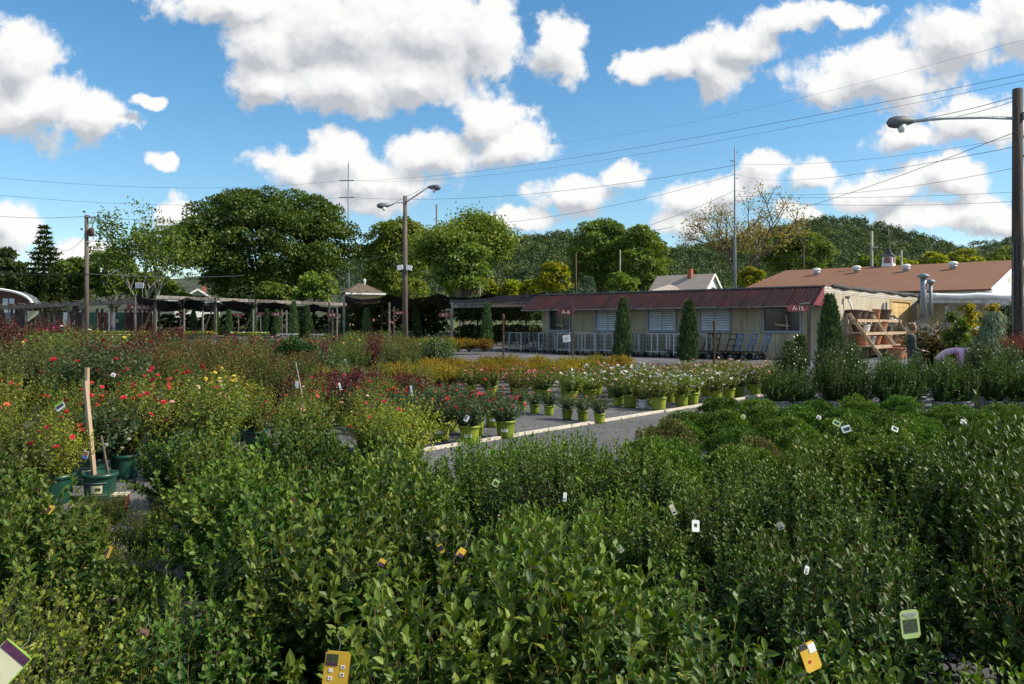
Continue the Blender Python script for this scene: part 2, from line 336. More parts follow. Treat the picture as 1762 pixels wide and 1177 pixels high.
M['greenpot'] = simple('dark_green_plastic', (0.008,0.05,0.035), (0.016,0.085,0.06), 9, 0.38)
M['blackpot'] = simple('black_plastic', (0.014,0.014,0.015), (0.03,0.03,0.03), 15, 0.45)
M['greypot'] = simple('grey_plastic', (0.18,0.18,0.18), (0.32,0.32,0.31), 8, 0.5)
M['whitepot'] = simple('white_plastic', (0.62,0.60,0.56), (0.76,0.75,0.72), 9, 0.45)
M['terra'] = simple('terracotta', (0.28,0.11,0.055), (0.42,0.19,0.10), 6, 0.85, bump=0.15)
M['darkclay'] = simple('dark_clay', (0.045,0.03,0.025), (0.12,0.08,0.06), 6, 0.7)
M['redpot'] = simple('crimson_plastic', (0.22,0.008,0.03), (0.32,0.015,0.05), 10, 0.4)
M['maroon'] = simple('maroon_paint', (0.11,0.012,0.022), (0.18,0.03,0.04), 8, 0.6)
M['cream'] = simple('cream_lettering', (0.70,0.60,0.44), rough=0.6)
M['paper'] = simple('white_card', (0.78,0.78,0.75), (0.86,0.86,0.84), 20, 0.45)
M['yellowtag'] = simple('yellow_card', (0.62,0.36,0.03), (0.74,0.46,0.05), 20, 0.4)
M['greentag'] = simple('pale_green_card', (0.36,0.50,0.16), (0.46,0.58,0.24), 20, 0.4)
M['limetag'] = simple('lime_card_edge', (0.30,0.56,0.03), rough=0.4)
M['creamtag'] = simple('cream_card', (0.60,0.57,0.36), (0.70,0.67,0.46), 20, 0.4)
M['ink'] = simple('dark_print', (0.015,0.02,0.022), (0.035,0.045,0.04), 60, 0.5)
M['inkpurple'] = simple('purple_print', (0.06,0.012,0.045), (0.10,0.03,0.08), 60, 0.5)
M['inkred'] = simple('red_print', (0.45,0.02,0.05), rough=0.5)
M['inkblue'] = simple('blue_print', (0.12,0.22,0.55), rough=0.5)
M['inkgrey'] = simple('grey_print', (0.30,0.30,0.30), rough=0.5)
M['photo_green'] = simple('printed_hedge_picture', (0.02,0.03,0.015), (0.09,0.11,0.05), 160, 0.45)
for nm, a, b in (('red', (0.50,0.006,0.018), (0.62,0.02,0.05)), ('coral', (0.62,0.05,0.02), (0.70,0.12,0.06)), ('pink', (0.66,0.09,0.20), (0.74,0.24,0.32)),
                 ('blush', (0.72,0.36,0.32), (0.78,0.55,0.48)), ('whitef', (0.76,0.75,0.66), (0.84,0.83,0.78)), ('yellowf', (0.70,0.50,0.03), (0.78,0.64,0.10)), ('magenta', (0.42,0.01,0.10), (0.55,0.03,0.16))):
    k = NM(nm + '_petal'); k.rough(0.6); at = k.n('ShaderNodeAttribute'); at.attribute_name = 'rnd'; k.col(k.ramp(at.outputs['Fac'], [(0, a), (1, b)])); M[nm] = k.m

# ------------------------------------------------------------------ vegetation builders
RNG = np.random.default_rng(7)
def npmesh(name, verts, polys, mat, attrs=None, smooth=False):
    """verts (n,3); polys: list of integer arrays (m,k)"""
    me = bpy.data.meshes.new(name)
    me.vertices.add(len(verts)); me.vertices.foreach_set('co', np.ascontiguousarray(verts, dtype=np.float32).ravel())
    nl = sum(p.size for p in polys); npol = sum(len(p) for p in polys)
    me.loops.add(nl); me.loops.foreach_set('vertex_index', np.concatenate([p.ravel() for p in polys]).astype(np.int32))
    tot = np.concatenate([np.full(len(p), p.shape[1]) for p in polys]).astype(np.int32)
    st = np.zeros(npol, np.int32); st[1:] = np.cumsum(tot)[:-1]
    me.polygons.add(npol); me.polygons.foreach_set('loop_start', st)
    try: me.polygons.foreach_set('loop_total', tot)
    except Exception: pass
    for k, a in (attrs or {}).items():
        at = me.attributes.new(k, 'FLOAT', 'POINT'); at.data.foreach_set('value', np.ascontiguousarray(a, dtype=np.float32))
    if mat: me.materials.append(mat)
    me.update(calc_edges=True)
    if smooth: me.shade_smooth()
    return me
def nrm(a): return a / np.maximum(np.linalg.norm(a, axis=-1, keepdims=True), 1e-9)
def leaves(name, P, D, U, L, W, mat, detail=1, rnd=None, tip=None, curl=0.15, fold=0.18):
    n = len(P); D = nrm(D); S = nrm(np.cross(D, U)); U = np.cross(S, D)
    L = np.broadcast_to(np.asarray(L, float), (n,))[:, None]; W = np.broadcast_to(np.asarray(W, float), (n,))[:, None]
    if rnd is None: rnd = RNG.random(n)
    if detail == 2 and n > 1: curl = curl * (0.2 + 2.2 * RNG.random((n, 1)) ** 1.5); fold = fold * (0.4 + 1.3 * RNG.random((n, 1))); W = W * (0.82 + 0.36 * RNG.random((n, 1)))
    if detail == 1:
        T = [P, P + D*L*0.5 + S*W*0.5 + U*W*fold, P + D*L - U*L*curl, P + D*L*0.5 - S*W*0.5 + U*W*fold]
        k = 4; local = [np.array([[0, 1, 2, 3]])]
    else:
        a, b = 0.34, 0.70
        T = [P, P + D*L*a - U*L*curl*0.1, P + D*L*b - U*L*curl*0.45, P + D*L - U*L*curl,
             P + D*L*a + S*W*0.5 + U*W*fold, P + D*L*b + S*W*0.40 + U*(W*fold - L*curl*0.4),
             P + D*L*a - S*W*0.5 + U*W*fold, P + D*L*b - S*W*0.40 + U*(W*fold - L*curl*0.4)]
        k = 8; local = [np.array([[0, 4, 1], [0, 1, 6], [2, 5, 3], [2, 3, 7]]), np.array([[1, 4, 5, 2], [6, 1, 2, 7]])]
    Vt = np.stack(T, axis=1).reshape(-1, 3)
    base = (np.arange(n) * k)[:, None, None]
    polys = [(base + l[None]).reshape(-1, l.shape[1]) for l in local]
    at = {'rnd': np.repeat(rnd, k)}
    if tip is not None: at['tip'] = np.repeat(tip, k)
    return npmesh(name, Vt, polys, mat, at)
def tubes(name, paths, rads, mat, n=4):
    """paths (s,k,3), rads (s,k)"""
    s, k, _ = paths.shape
    d = np.gradient(paths, axis=1); d = nrm(d)
    ref = np.zeros_like(d); ref[..., 0] = 1.0; ref[np.abs(d[..., 0]) > 0.9] = (0, 1, 0)
    a = nrm(np.cross(d, ref)); b = np.cross(d, a)
    t = np.arange(n) * 2 * np.pi / n
    Vt = paths[:, :, None, :] + rads[:, :, None, None] * (a[:, :, None, :] * np.cos(t)[None, None, :, None] + b[:, :, None, :] * np.sin(t)[None, None, :, None])
    Vt = Vt.reshape(-1, 3)
    si = np.arange(s)[:, None, None]; ki = np.arange(k - 1)[None, :, None]; ji = np.arange(n)[None, None, :]
    q = (si * k + ki) * n
    f = np.stack([q + ji, q + (ji + 1) % n, q + n + (ji + 1) % n, q + n + ji], axis=-1).reshape(-1, 4)
    return npmesh(name, Vt, [f], mat)

def shoot_shrub(name, mat, seed, H=0.8, R=0.35, z0=0.22, shoots=60, per=26, ll=0.045, lw=0.02, detail=2, t0=0.25, upright=0.5, spread=55, domed=0.3, tipk=0.5, stem='stem', blossoms=None, bl_size=0.035, bl_n=30, wild=0.12, srad=0.0022, free=0, tip0=0.68, vert=False):
    """a bush of leafy shoots rising from a pot; returns meshes foliage, stems, blossoms"""
    r = np.random.default_rng(seed); shoots = int(shoots * 1.5); per = int(per * 1.15); ll *= 1.08; lw *= 1.3
    phi = r.random(shoots) * 2 * np.pi; rad = R * np.sqrt(r.random(shoots)) * (1 + wild * r.normal(size=shoots))
    zt = z0 + (H - z0) * (1 - domed * (rad / R) ** 2) * (1 + wild * 0.8 * r.normal(size=shoots))
    K = 9; t = np.linspace(0, 1, K)
    hx = rad[:, None] * (upright * t[None] ** 1.6 + (1 - upright) * t[None] ** 0.7) + 0.03 * r.random((shoots, 1))
    if vert: hx = rad[:, None] * (1 - (1 - t[None]) ** 2.3) + 0.03 * r.random((shoots, 1))
    ph = phi[:, None] + (0.12 if vert else 0.35) * r.normal(size=(shoots, 1)) * t[None]
    path = np.stack([hx * np.cos(ph), hx * np.sin(ph), z0 - 0.03 + (zt[:, None] - z0) * t[None] ** 0.95], axis=-1)
    path += 0.012 * r.normal(size=path.shape) * t[None, :, None]
    rr = (srad * (1.25 - 0.9 * t))[None] * np.ones((shoots, 1))
    st = tubes(name + '_stems', path, rr, M[stem], 4)
    lt = t0 + (1 - t0) * (np.arange(per) + 0.5) / per
    lt = np.clip(lt[None] + 0.02 * r.normal(size=(shoots, per)), 0.02, 1.0)
    idx = np.clip(lt * (K - 1), 0, K - 1.001); i0 = idx.astype(int); fr = (idx - i0)[..., None]
    si = np.arange(shoots)[:, None]
    Pp = path[si, i0] * (1 - fr) + path[si, i0 + 1] * fr
    T = nrm(path[si, i0 + 1] - path[si, i0])
    ref = np.zeros_like(T); ref[..., 0] = 1
    A = nrm(np.cross(T, ref)); B = np.cross(T, A)
    an = (np.arange(per) * 2.39996)[None] + r.random((shoots, 1)) * 6.28 + 0.3 * r.normal(size=(shoots, per))
    Rd = A * np.cos(an)[..., None] + B * np.sin(an)[..., None]
    sp = np.radians(spread) * (1 - (0.62 if vert else 0.45) * lt ** 4) + (0.13 if vert else 0.22) * r.normal(size=(shoots, per))
    D = T * np.cos(sp)[..., None] + Rd * np.sin(sp)[..., None]
    U = T * np.sin(sp)[..., None] - Rd * np.cos(sp)[..., None] + (0.14 if vert else 0.25) * r.normal(size=D.shape)
    sz = (0.72 + 0.42 * r.random((shoots, per))) * (1 - 0.35 * lt ** 6)
    tip = np.clip((lt - tip0) / (1 - tip0), 0, 1) * tipk * (0.25 + 0.75 * r.random((shoots, 1)) ** 0.7)
    Pp, D, U, La, Wa, Rn, tip = Pp.reshape(-1, 3), D.reshape(-1, 3), U.reshape(-1, 3), (ll * sz).ravel(), (lw * sz).ravel(), r.random(shoots * per), tip.ravel()
    loose = None
    if free:                                        # the topmost leaves, handed back to become objects of their own
        ix = np.argsort(-(Pp[:, 2] + 0.12 * r.random(len(Pp))))[:free * 3:3]; keep = np.ones(len(Pp), bool); keep[ix] = False
        loose = [(Pp[i].copy(), D[i].copy(), U[i].copy(), float(La[i])) for i in ix]
        Pp, D, U, La, Wa, Rn, tip = (q[keep] for q in (Pp, D, U, La, Wa, Rn, tip))
    fo = leaves(name + '_foliage', Pp, D, U, La, Wa, M[mat], detail, Rn, tip)
    bl = None
    if blossoms:
        e = path[:, -1]; sel = r.choice(shoots, min(bl_n, shoots), replace=False)
        bl = petals(name + '_blossoms', e[sel] + 0.02 * r.normal(size=(len(sel), 3)), bl_size, M[blossoms], r)
    return dict(foliage=fo, stems=st, blossoms=bl, loose=loose)
def petals(name, C, size, mat, r, m1=6, m2=4):
    n = len(C); sz = size * (0.65 + 0.6 * r.random(n))
    ax = nrm(np.stack([0.5 * r.normal(size=n), 0.5 * r.normal(size=n) - 0.25, np.ones(n) * 0.8], -1))
    ref = np.tile([1.0, 0, 0], (n, 1)); A = nrm(np.cross(ax, ref)); B = np.cross(ax, A)
    Ps, Ds, Us, Ls, Rn = [], [], [], [], []
    rb = r.random(n)
    for cnt, tilt, k in ((m1, 0.35, 1.0), (m2, 1.0, 0.7)):
        for j in range(cnt):
            a = 2 * np.pi * j / cnt + k
            rd = A * math.cos(a) + B * math.sin(a)
            Ps.append(C); Ds.append(rd * math.cos(tilt) + ax * math.sin(tilt)); Us.append(ax * math.cos(tilt) - rd * math.sin(tilt)); Ls.append(sz * 0.62 * k); Rn.append(np.clip(rb + 0.2 * r.normal(size=n), 0, 1))
    L = np.concatenate(Ls)
    return leaves(name, np.concatenate(Ps), np.concatenate(Ds), np.concatenate(Us), L, L * 0.95, mat, 1, np.concatenate(Rn), None, 0.1, 0.2)
def blob_points(r, n, lumps, fill=0.25):
    """points and outward normals on a union of ellipsoid lumps (c(3), radii(3))"""
    C = np.array([l[0] for l in lumps], float); Rr = np.array([l[1] for l in lumps], float)
    area = (Rr[:, 0] * Rr[:, 2]) ; pr = area / area.sum()
    i = r.choice(len(lumps), n, p=pr)
    d = nrm(r.normal(size=(n, 3))); d[:, 2] = np.where(d[:, 2] < -0.35, -d[:, 2], d[:, 2])
    k = 1 - fill * r.random(n) ** 1.5
    return C[i] + d * Rr[i] * k[:, None], nrm(d / Rr[i])
def cloud_shrub(name, mat, seed, lumps, n=1500, ll=0.03, lw=0.016, detail=1, up=0.3, fill=0.3, rnd_pow=1.0, jit=0.45, tipup=0.0):
    r = np.random.default_rng(seed)
    Pp, Nn = blob_points(r, n, lumps, fill)
    D = nrm(Nn * 0.75 + r.normal(size=Nn.shape) * jit + np.array([0, 0, up]))
    U = nrm(np.cross(np.cross(D, Nn + 0.3 * r.normal(size=Nn.shape)), D))
    sz = 0.7 + 0.6 * r.random(n)
    tip = None
    if tipup: tip = np.clip(Nn[:, 2] * 0 + r.random(n) ** 3, 0, 1) * tipup
    return leaves(name, Pp, D, U, ll * sz, lw * sz, M[mat], detail, r.random(n) ** rnd_pow, tip)
def pot_mesh(name, mat, R=0.13, H=0.24, taper=0.82, n=18, rim=True):
    mb = MB(); t = 0.012 if rim else 0.006
    prof = [(0.001, 0.004), (R*taper - 0.01, 0.0), (R*taper, 0.008)]
    for i in range(1, 5): prof.append((R*(taper + (1-taper)*i/5), H*i/5))
    prof += [(R, H*0.86), (R + t, H*0.87), (R + t, H), (R - 0.004, H), (R - 0.012, H*0.84), (0.001, H*0.86)]
    mb.lathe(prof, n); me = mb.mesh(name, M[mat], True)
    return me
def soil_mesh(name, R, z):
    mb = MB(); mb.lathe([(R, z), (R*0.6, z + 0.008), (0.001, z + 0.012)], 14); return mb.mesh(name, M['soil'], True)

# ------------------------------------------------------------------ trees
def tree(name, label, mat, base, top, crown_c, crown_r, nblobs, nleaf, ll, seed, group=None, blob=(0.2, 0.34), bark='bark', trunk_r=0.4, cat='tree', fill=0.35, up=0.1, shell=0.55, flat=0.8, jit=0.7, low=-0.8):
    """crown_c (x,y,z), crown_r (rx,ry,rz): lumpy crown of leaf-sprig faces; trunk with limbs to the lumps"""
    r = np.random.default_rng(seed); root = empty(name, base, 0, label, cat, group)
    cc = np.array(crown_c) - np.array(base); cr = np.array(crown_r)
    d = nrm(r.normal(size=(nblobs, 3))); d[:, 2] = np.where(d[:, 2] < low, -d[:, 2], d[:, 2])
    k = shell + (1 - shell) * r.random(nblobs) ** 0.6
    br = (blob[0] + (blob[1] - blob[0]) * r.random(nblobs)) * min(cr)
    C = cc + d * cr * k[:, None] * 0.86
    lumps = [(C[i], (br[i] * (1 + 0.3 * r.random()), br[i] * (1 + 0.3 * r.random()), br[i] * flat)) for i in range(nblobs)]
    Pp, Nn = blob_points(r, nleaf, lumps, fill)
    D = nrm(Nn * 0.5 + r.normal(size=Nn.shape) * jit + np.array([0, 0, up])); U = nrm(Nn + 0.5 * r.normal(size=Nn.shape))
    U = np.where(np.abs((D * U).sum(1, keepdims=True)) > 0.95, U + np.array([0.3, 0.2, 0.1]), U)
    sz = 0.6 + 0.8 * r.random(nleaf)
    me = leaves('crown', Pp, D, U, ll * sz, ll * 0.62 * sz, M[mat], 1, np.clip(r.random(nleaf), 0, 1), None, 0.2, 0.15)
    tag(obj('crown', me, None, root), kind='stuff')
    mb = MB(); fork = V((0, 0, max(1.0, (cc[2] - cr[2]) * 0.9)))
    mb.tube([(0,0,-0.3), (0.05,0,fork.z*0.5), fork, V(cc) * 0.55 + fork * 0.45], [trunk_r*1.25, trunk_r, trunk_r*0.85, trunk_r*0.55], 8)
    for i in range(0, nblobs, max(1, nblobs // 14)):
        e = V(C[i]); mid = (fork * 0.5 + e * 0.5) + V((0, 0, -0.1 * (e - fork).length))
        mb.tube([fork + V((0,0,-0.3)), mid, e], [trunk_r*0.45, trunk_r*0.25, trunk_r*0.08], 5, False)
    mb.build('trunk', M[bark], root)
    return root
def branch_tree(name, label, mat, base, H, seed, group=None, bark='bark', trunk_r=0.3, depth=4, spread=0.55, ll=0.35, per=30, lean=(0,0), first=0.35, stems=1, clus=0.9, cat='tree', gravity=0.0, n0=4, taper=0.52):
    """open tree: recursive limbs, leaf sprigs gathered at the twig ends"""
    rd = random.Random(seed); r = np.random.default_rng(seed); root = empty(name, base, 0, label, cat, group)
    mb = MB(); ends = []
    def grow(p, d, L, rad, lev):
        k = 4; pts = [p]; q = p.copy(); dd = d.copy()
        for i in range(k):
            dd = (dd + V((rd.gauss(0, .13), rd.gauss(0, .13), rd.gauss(0, .06) + 0.05 - gravity * lev))).normalized(); q = q + dd * (L / k); pts.append(q)
        mb.tube(pts, [rad * (1 - 0.45 * i / k) for i in range(k + 1)], 6 if lev < 2 else 4, False)
        if lev >= depth: ends.append((q, dd)); ends.append((pts[2], dd)); return
        nb = (n0 if lev == 0 else 3)
        for j in range(nb):
            a = 2 * math.pi * (j + rd.random() * 0.7) / nb; o = V((math.cos(a), math.sin(a), 0))
            o = (o - dd * o.dot(dd)).normalized()
            nd = (dd * (1 - spread * rd.uniform(.5, 1.1)) + o * spread * rd.uniform(.8, 1.3)).normalized()
            src = pts[-1] if j < 2 else pts[rd.choice((2, 3))]
            grow(src, nd, L * rd.uniform(.62, .82), rad * taper, lev + 1)
        if lev >= depth - 1: ends.append((q, dd))
    for s in range(stems):
        a = 6.28 * s / max(1, stems) + 0.4; off = V((math.cos(a), math.sin(a), 0)) * (0.5 if stems > 1 else 0)
        grow(V((0, 0, -0.3)) + off, (V((lean[0], lean[1], 1)) + off * 0.25).normalized(), H * first, trunk_r, 0)
    mb.build('trunk', M[bark], root)
    E = np.array([e[0][:] for e in ends]); i = r.integers(0, len(E), per * len(E))
    Pp = E[i] + r.normal(size=(len(i), 3)) * clus * np.array([1, 1, 0.6])
    D = nrm(r.normal(size=Pp.shape)); U = nrm(r.normal(size=Pp.shape) + np.array([0, 0, 1.0]))
    sz = 0.6 + 0.8 * r.random(len(i))
    me = leaves('crown', Pp, D, U, ll * sz, ll * 0.6 * sz, M[mat], 1, r.random(len(i)), None, 0.2, 0.15)
    tag(obj('crown', me, None, root), kind='stuff')
    return root
def conifer_mesh(name, mat, seed, H, R, n=1600, ll=0.16, lw=0.045, base=0.05, shape=1.0, lumps=0.25, lean=0.0, up=1.3, skirt=0.12):
    """narrow evergreen of upswept sprays"""
    r = np.random.default_rng(seed)
    t = r.random(n) ** 0.85; a = r.random(n) * 6.283
    prof = np.clip(np.minimum(t / skirt + 0.55, 1), 0, 1) * (1 - t ** 1.6) ** shape + 0.03
    lob = 1 + lumps * np.sin(a * 3 + t * 23 + seed) * np.sin(t * 41 + seed * 1.7)
    rad = R * prof * lob * (1 - 0.4 * r.random(n) ** 1.5) * (1 + 0.10 * np.sin(a * 5 - t * 31 + seed) * np.cos(t * 17)) + 0.05 * R * np.abs(r.normal(size=n))
    Pp = np.stack([rad * np.cos(a) + lean * t * H, rad * np.sin(a), base + t * (H - ll * 0.8 - base)], -1)
    o = np.stack([np.cos(a), np.sin(a), np.zeros(n)], -1)
    D = nrm(o * 0.6 + np.array([0, 0, up]) + 0.3 * r.normal(size=(n, 3))); U = nrm(o + 0.5 * r.normal(size=(n, 3)))
    sz = 0.6 + 0.8 * r.random(n)
    return leaves(name, Pp, D, U, ll * sz, lw * sz, M[mat], 1, r.random(n), None, -0.1, 0.2)

# ------------------------------------------------------------------ ground, hills
def ground_mat():
    k = NM('yard_ground'); k.rough(0.9)
    tc = k.n('ShaderNodeTexCoord'); sp = k.n('ShaderNodeSeparateXYZ'); k.l(tc.outputs['Object'], sp.inputs[0])
    fine = k.noise(55, 6, 0.7); big = k.noise(0.35, 4, 0.6); vor = k.n('ShaderNodeTexVoronoi'); vor.inputs['Scale'].default_value = 34
    k.l(tc.outputs['Object'], vor.inputs['Vector'])
    asph = k.ramp(fine, [(0.30, (0.045,0.047,0.053)), (0.55, (0.085,0.088,0.097)), (0.75, (0.16,0.16,0.165))])
    stone = k.ramp(vor.outputs['Color'], [(0.1, (0.05,0.05,0.055)), (0.6, (0.15,0.145,0.14)), (0.95, (0.30,0.28,0.26))])
    bf = k.ramp(big, [(0.42, (0,0,0)), (0.60, (0.75,0.75,0.75))])
    c = k.mix(bf, asph, stone)
    litter = k.ramp(k.noise(7, 8, 0.75), [(0.60, (0,0,0)), (0.72, (0.6,0.6,0.6))])
    c = k.mix(litter, c, lin((0.085,0.062,0.042)))
    gn = k.ramp(k.noise(1.2, 6, 0.7), [(0.3, (0.05,0.085,0.018)), (0.6, (0.10,0.13,0.03)), (0.8, (0.18,0.17,0.06))])
    mr = k.n('ShaderNodeMapRange'); mr.inputs['From Min'].default_value = 78; mr.inputs['From Max'].default_value = 86; k.l(sp.outputs[1], mr.inputs[0])
    k.col(k.mix(mr.outputs[0], c, gn)); k.bump(k.noise(70, 5, 0.7), 0.6, 0.02)
    return k.m
def terr(x, y):
    t = max(0.0, y - 46.0)
    return min(4.5, 0.028 * t if t < 80 else 2.24 + 0.01 * (t - 80))
xs = np.unique(np.concatenate([np.linspace(-2500, -150, 12), np.linspace(-150, 150, 41), np.linspace(150, 2500, 12)]))
ys = np.unique(np.concatenate([np.linspace(-200, 40, 9), np.linspace(40, 420, 60), np.linspace(420, 3500, 12)]))
gx, gy = np.meshgrid(xs, ys, indexing='ij'); gz = np.vectorize(terr)(gx, gy)
nx, ny = len(xs), len(ys); ii = np.arange((nx-1)*(ny-1)); a = (ii // (ny-1)) * ny + ii % (ny-1)
gm = npmesh('ground', np.stack([gx, gy, gz], -1).reshape(-1, 3), [np.stack([a, a+ny, a+ny+1, a+1], -1)], ground_mat(), smooth=True)
tag(obj('ground', gm), 'dark gravel and asphalt yard running back to grass', kind='structure')

S0 = V((0.0, 12.2, 0))                                  # a point on the pale edging line
def AB(a, b): return S0 + VV * a + UU * b
edge = empty('timber_edging', (0, 0, 0)); tag(edge, 'pale timber strip edging the rose bed along the aisle', kind='structure')
rd = random.Random(3); a = -4.6
while a < 17:
    L = rd.uniform(2.2, 2.6); p = AB(a + L/2, rd.uniform(-.02, .02))
    o = box1('board', (0, 0, 0), (L - 0.03, 0.055, 0.045), M['palewood'], edge, (p.x, p.y, 0.022), (0, 0, math.atan2(VV.y, VV.x) + rd.uniform(-.008, .008))); a += L
for a0, b0, n in ((12.5, 4.5, 5),):
    for i in range(n):
        p = AB(a0 + 0.1, b0 + i*2.4); box1('board', (0,0,0), (2.3, 0.055, 0.045), M['palewood'], edge, (p.x, p.y, 0.022), (0, 0, math.atan2(UU.y, UU.x)))

def hill_profile(pts, px):
    xs_, ys_ = zip(*pts); return np.interp(px, xs_, ys_)
M['hillsoil'] = simple('wooded_hillside_soil', (0.022,0.036,0.014), (0.05,0.06,0.025), 0.05, 0.95)
HP = [(-260, 470), (0, 462), (300, 450), (500, 436), (700, 414), (840, 399), (905, 393), (985, 386), (1060, 396), (1150, 416), (1215, 428), (1290, 442), (1400, 470)]
HR = [(980, 470), (1060, 446), (1150, 424), (1250, 402), (1340, 382), (1372, 376), (1410, 365), (1470, 373), (1520, 384), (1560, 395), (1600, 405), (1650, 420), (1720, 445), (1850, 475)]
HS = [(1500, 470), (1560, 446), (1640, 420), (1680, 408), (1762, 402), (1900, 392), (2100, 398), (2400, 440)]
FORP = []; 
def hill(pts, Yf, Yr, vis, seed, dens, label):
    r = np.random.default_rng(seed); px = np.linspace(pts[0][0], pts[-1][0], 60)
    zr = np.array([max(6.0, Z(hill_profile(pts, p), Yr) - 10.5) for p in px]); xr = (px - CX) / F * Yr
    t = np.concatenate([np.linspace(0, 1, 18), np.linspace(1.1, 1.8, 6)])
    sm = np.where(t <= 1, np.clip(t, 0, 1) ** 1.15, 1 - 0.5 * ((t - 1) / 0.8) ** 2)
    yy = Yf + (Yr - Yf) * t
    YY = np.repeat(yy[None], len(px), 0); XX = ((px - CX) / F)[:, None] * YY
    ZZ = 3.0 + (zr[:, None] - 3.0) * sm[None] + 2.5 * np.sin(XX * .021 + YY * .017) * np.minimum(sm, 1)[None]
    ZZ[:, 0] = 0; n2 = len(t); i2 = np.arange((len(px)-1)*(n2-1)); a2 = (i2 // (n2-1)) * n2 + i2 % (n2-1)
    tag(obj('hill', npmesh('hill', np.stack([XX, YY, ZZ], -1).reshape(-1, 3), [np.stack([a2, a2+n2, a2+n2+1, a2+1], -1)], M['hillsoil'], smooth=True)), label, kind='structure')
    n = dens; u = np.interp(r.random(n), [0, .06, 1], [0, (vis[0]-px[0])/(px[-1]-px[0])*58.99, (vis[1]-px[0])/(px[-1]-px[0])*58.99]); w = r.random(n) ** 0.8 * 17.6 + 0.9
    i0 = u.astype(int); j0 = w.astype(int); fu = (u - i0); fw = (w - j0)
    def s(A): return (A[i0, j0]*(1-fu)*(1-fw) + A[i0+1, j0]*fu*(1-fw) + A[i0, j0+1]*(1-fu)*fw + A[i0+1, j0+1]*fu*fw)
    FORP.append(np.stack([s(XX), s(YY), s(ZZ)], -1))
hill(HS, 600, 1050, (1540, 2000), 5, 600, 'far wooded hill rising behind the utility pole')
hill(HR, 330, 760, (1120, 1820), 6, 1900, 'tall wooded hill behind the brown roofed building')
hill(HP, 320, 600, (620, 1300), 8, 1200, 'lower wooded ridge behind the big round tree')
fp = np.concatenate(FORP); r_ = np.random.default_rng(11); nT = len(fp); K = 130
cr_ = r_.uniform(3.0, 5.4, nT); hh = cr_ * r_.uniform(0.9, 1.35, nT)
d_ = nrm(r_.normal(size=(nT, K, 3))); d_[..., 2] = np.abs(d_[..., 2]) - 0.25 * r_.random((nT, K))
lob = 1 + 0.22 * np.sin(5 * np.arctan2(d_[..., 1], d_[..., 0]) + r_.random((nT, 1)) * 6) * np.sin(4 * d_[..., 2] + r_.random((nT, 1)) * 6)
Pq = fp[:, None, :] + np.array([0, 0, 1.0]) * (hh[:, None, None] * 0.55 + 1.5) + d_ * np.stack([cr_, cr_, hh], -1)[:, None, :] * (0.8 + 0.25 * r_.random((nT, K, 1))) * lob[..., None]
Dq = nrm(r_.normal(size=Pq.shape) + 0.3 * d_); Uq = nrm(d_ + 0.35 * r_.normal(size=Pq.shape))
rn = np.clip(r_.random((nT, 1)) * 0.8 + 0.2 * r_.random((nT, K)), 0, 1)
lf = (cr_[:, None] * (0.20 + 0.16 * r_.random((nT, K))))
tag(obj('forest', leaves('forest', Pq.reshape(-1, 3), Dq.reshape(-1, 3), Uq.reshape(-1, 3), lf.ravel(), lf.ravel() * 0.75, M['forest'], 1, rn.ravel(), None, 0.15, 0.1)), 'dense woods covering the far hills', kind='stuff')

# ------------------------------------------------------------------ shed with the maroon awning
P0 = V((15.45, 39.5, 0)); RZ = math.atan2(0.762, 0.648)
def Ly(px): r = (px - CX) / F; return (P0.x - P0.y * r) / (0.762 + 0.648 * r)       # position along the long front
def Lx(px): r = (px - CX) / F; return (P0.x - P0.y * r) / (0.762 * r - 0.648)       # position along the side wall
def shedpt(x, y, z=0): return P0 + VV * x + UU * y + V((0, 0, z))
def wall_mat(name, c0, c1, c2, streak=0.5):
    k = NM(name); k.rough(0.85)
    c = k.ramp(k.noise(1.3, 6, 0.6), [(0.3, c0), (0.7, c1)])
    st = k.ramp(k.noise(2.2, 5, 0.65, (2.5, 2.5, 0.22)), [(0.50, (0,0,0)), (0.74, (streak,)*3)])
    k.col(k.mix(st, c, lin(c2))); k.bump(k.noise(18, 5), 0.15, 0.01); return k.m
M['panel'] = wall_mat('stained_tan_panel', (0.36,0.305,0.20), (0.46,0.40,0.285), (0.15,0.115,0.07), 0.75)
M['panel2'] = wall_mat('cream_wall_panel', (0.38,0.33,0.235), (0.48,0.42,0.31), (0.16,0.12,0.07), 0.8)
def awning_mat():
    k = NM('faded_maroon_metal'); k.rough(0.65); k.p.inputs['Specular IOR Level'].default_value = 0.25
    c = k.ramp(k.noise(1.1, 6, 0.65, (1, 1, 1)), [(0.30, (0.012,0.006,0.006)), (0.5, (0.032,0.006,0.007)), (0.78, (0.075,0.008,0.011))])
    gr = k.ramp(k.noise(3.0, 6, 0.7, (0.7, 2.2, 0.7)), [(0.48, (0,0,0)), (0.75, (0.75,)*3)])
    k.col(k.mix(gr, c, lin((0.035,0.028,0.025)))); return k.m
M['awning'] = awning_mat(); M['awningred'] = simple('maroon_metal_end', (0.15,0.010,0.022), (0.21,0.015,0.034), 2, 0.45)
M['dark'] = simple('interior_shade', (0.012,0.012,0.012), (0.03,0.027,0.024), 2, 0.9)  # near black: the shade of unlit interiors put into the colour
M['blind'] = simple('white_metal_blind', (0.60,0.64,0.68), (0.78,0.80,0.82), 3, 0.45)
M['frame'] = simple('blue_grey_frame', (0.20,0.25,0.30), (0.30,0.35,0.40), 4, 0.5)
M['membrane'] = simple('black_roofing_felt', (0.02,0.02,0.022), (0.07,0.07,0.07), 3, 0.8, bump=0.4)
M['shingle'] = None
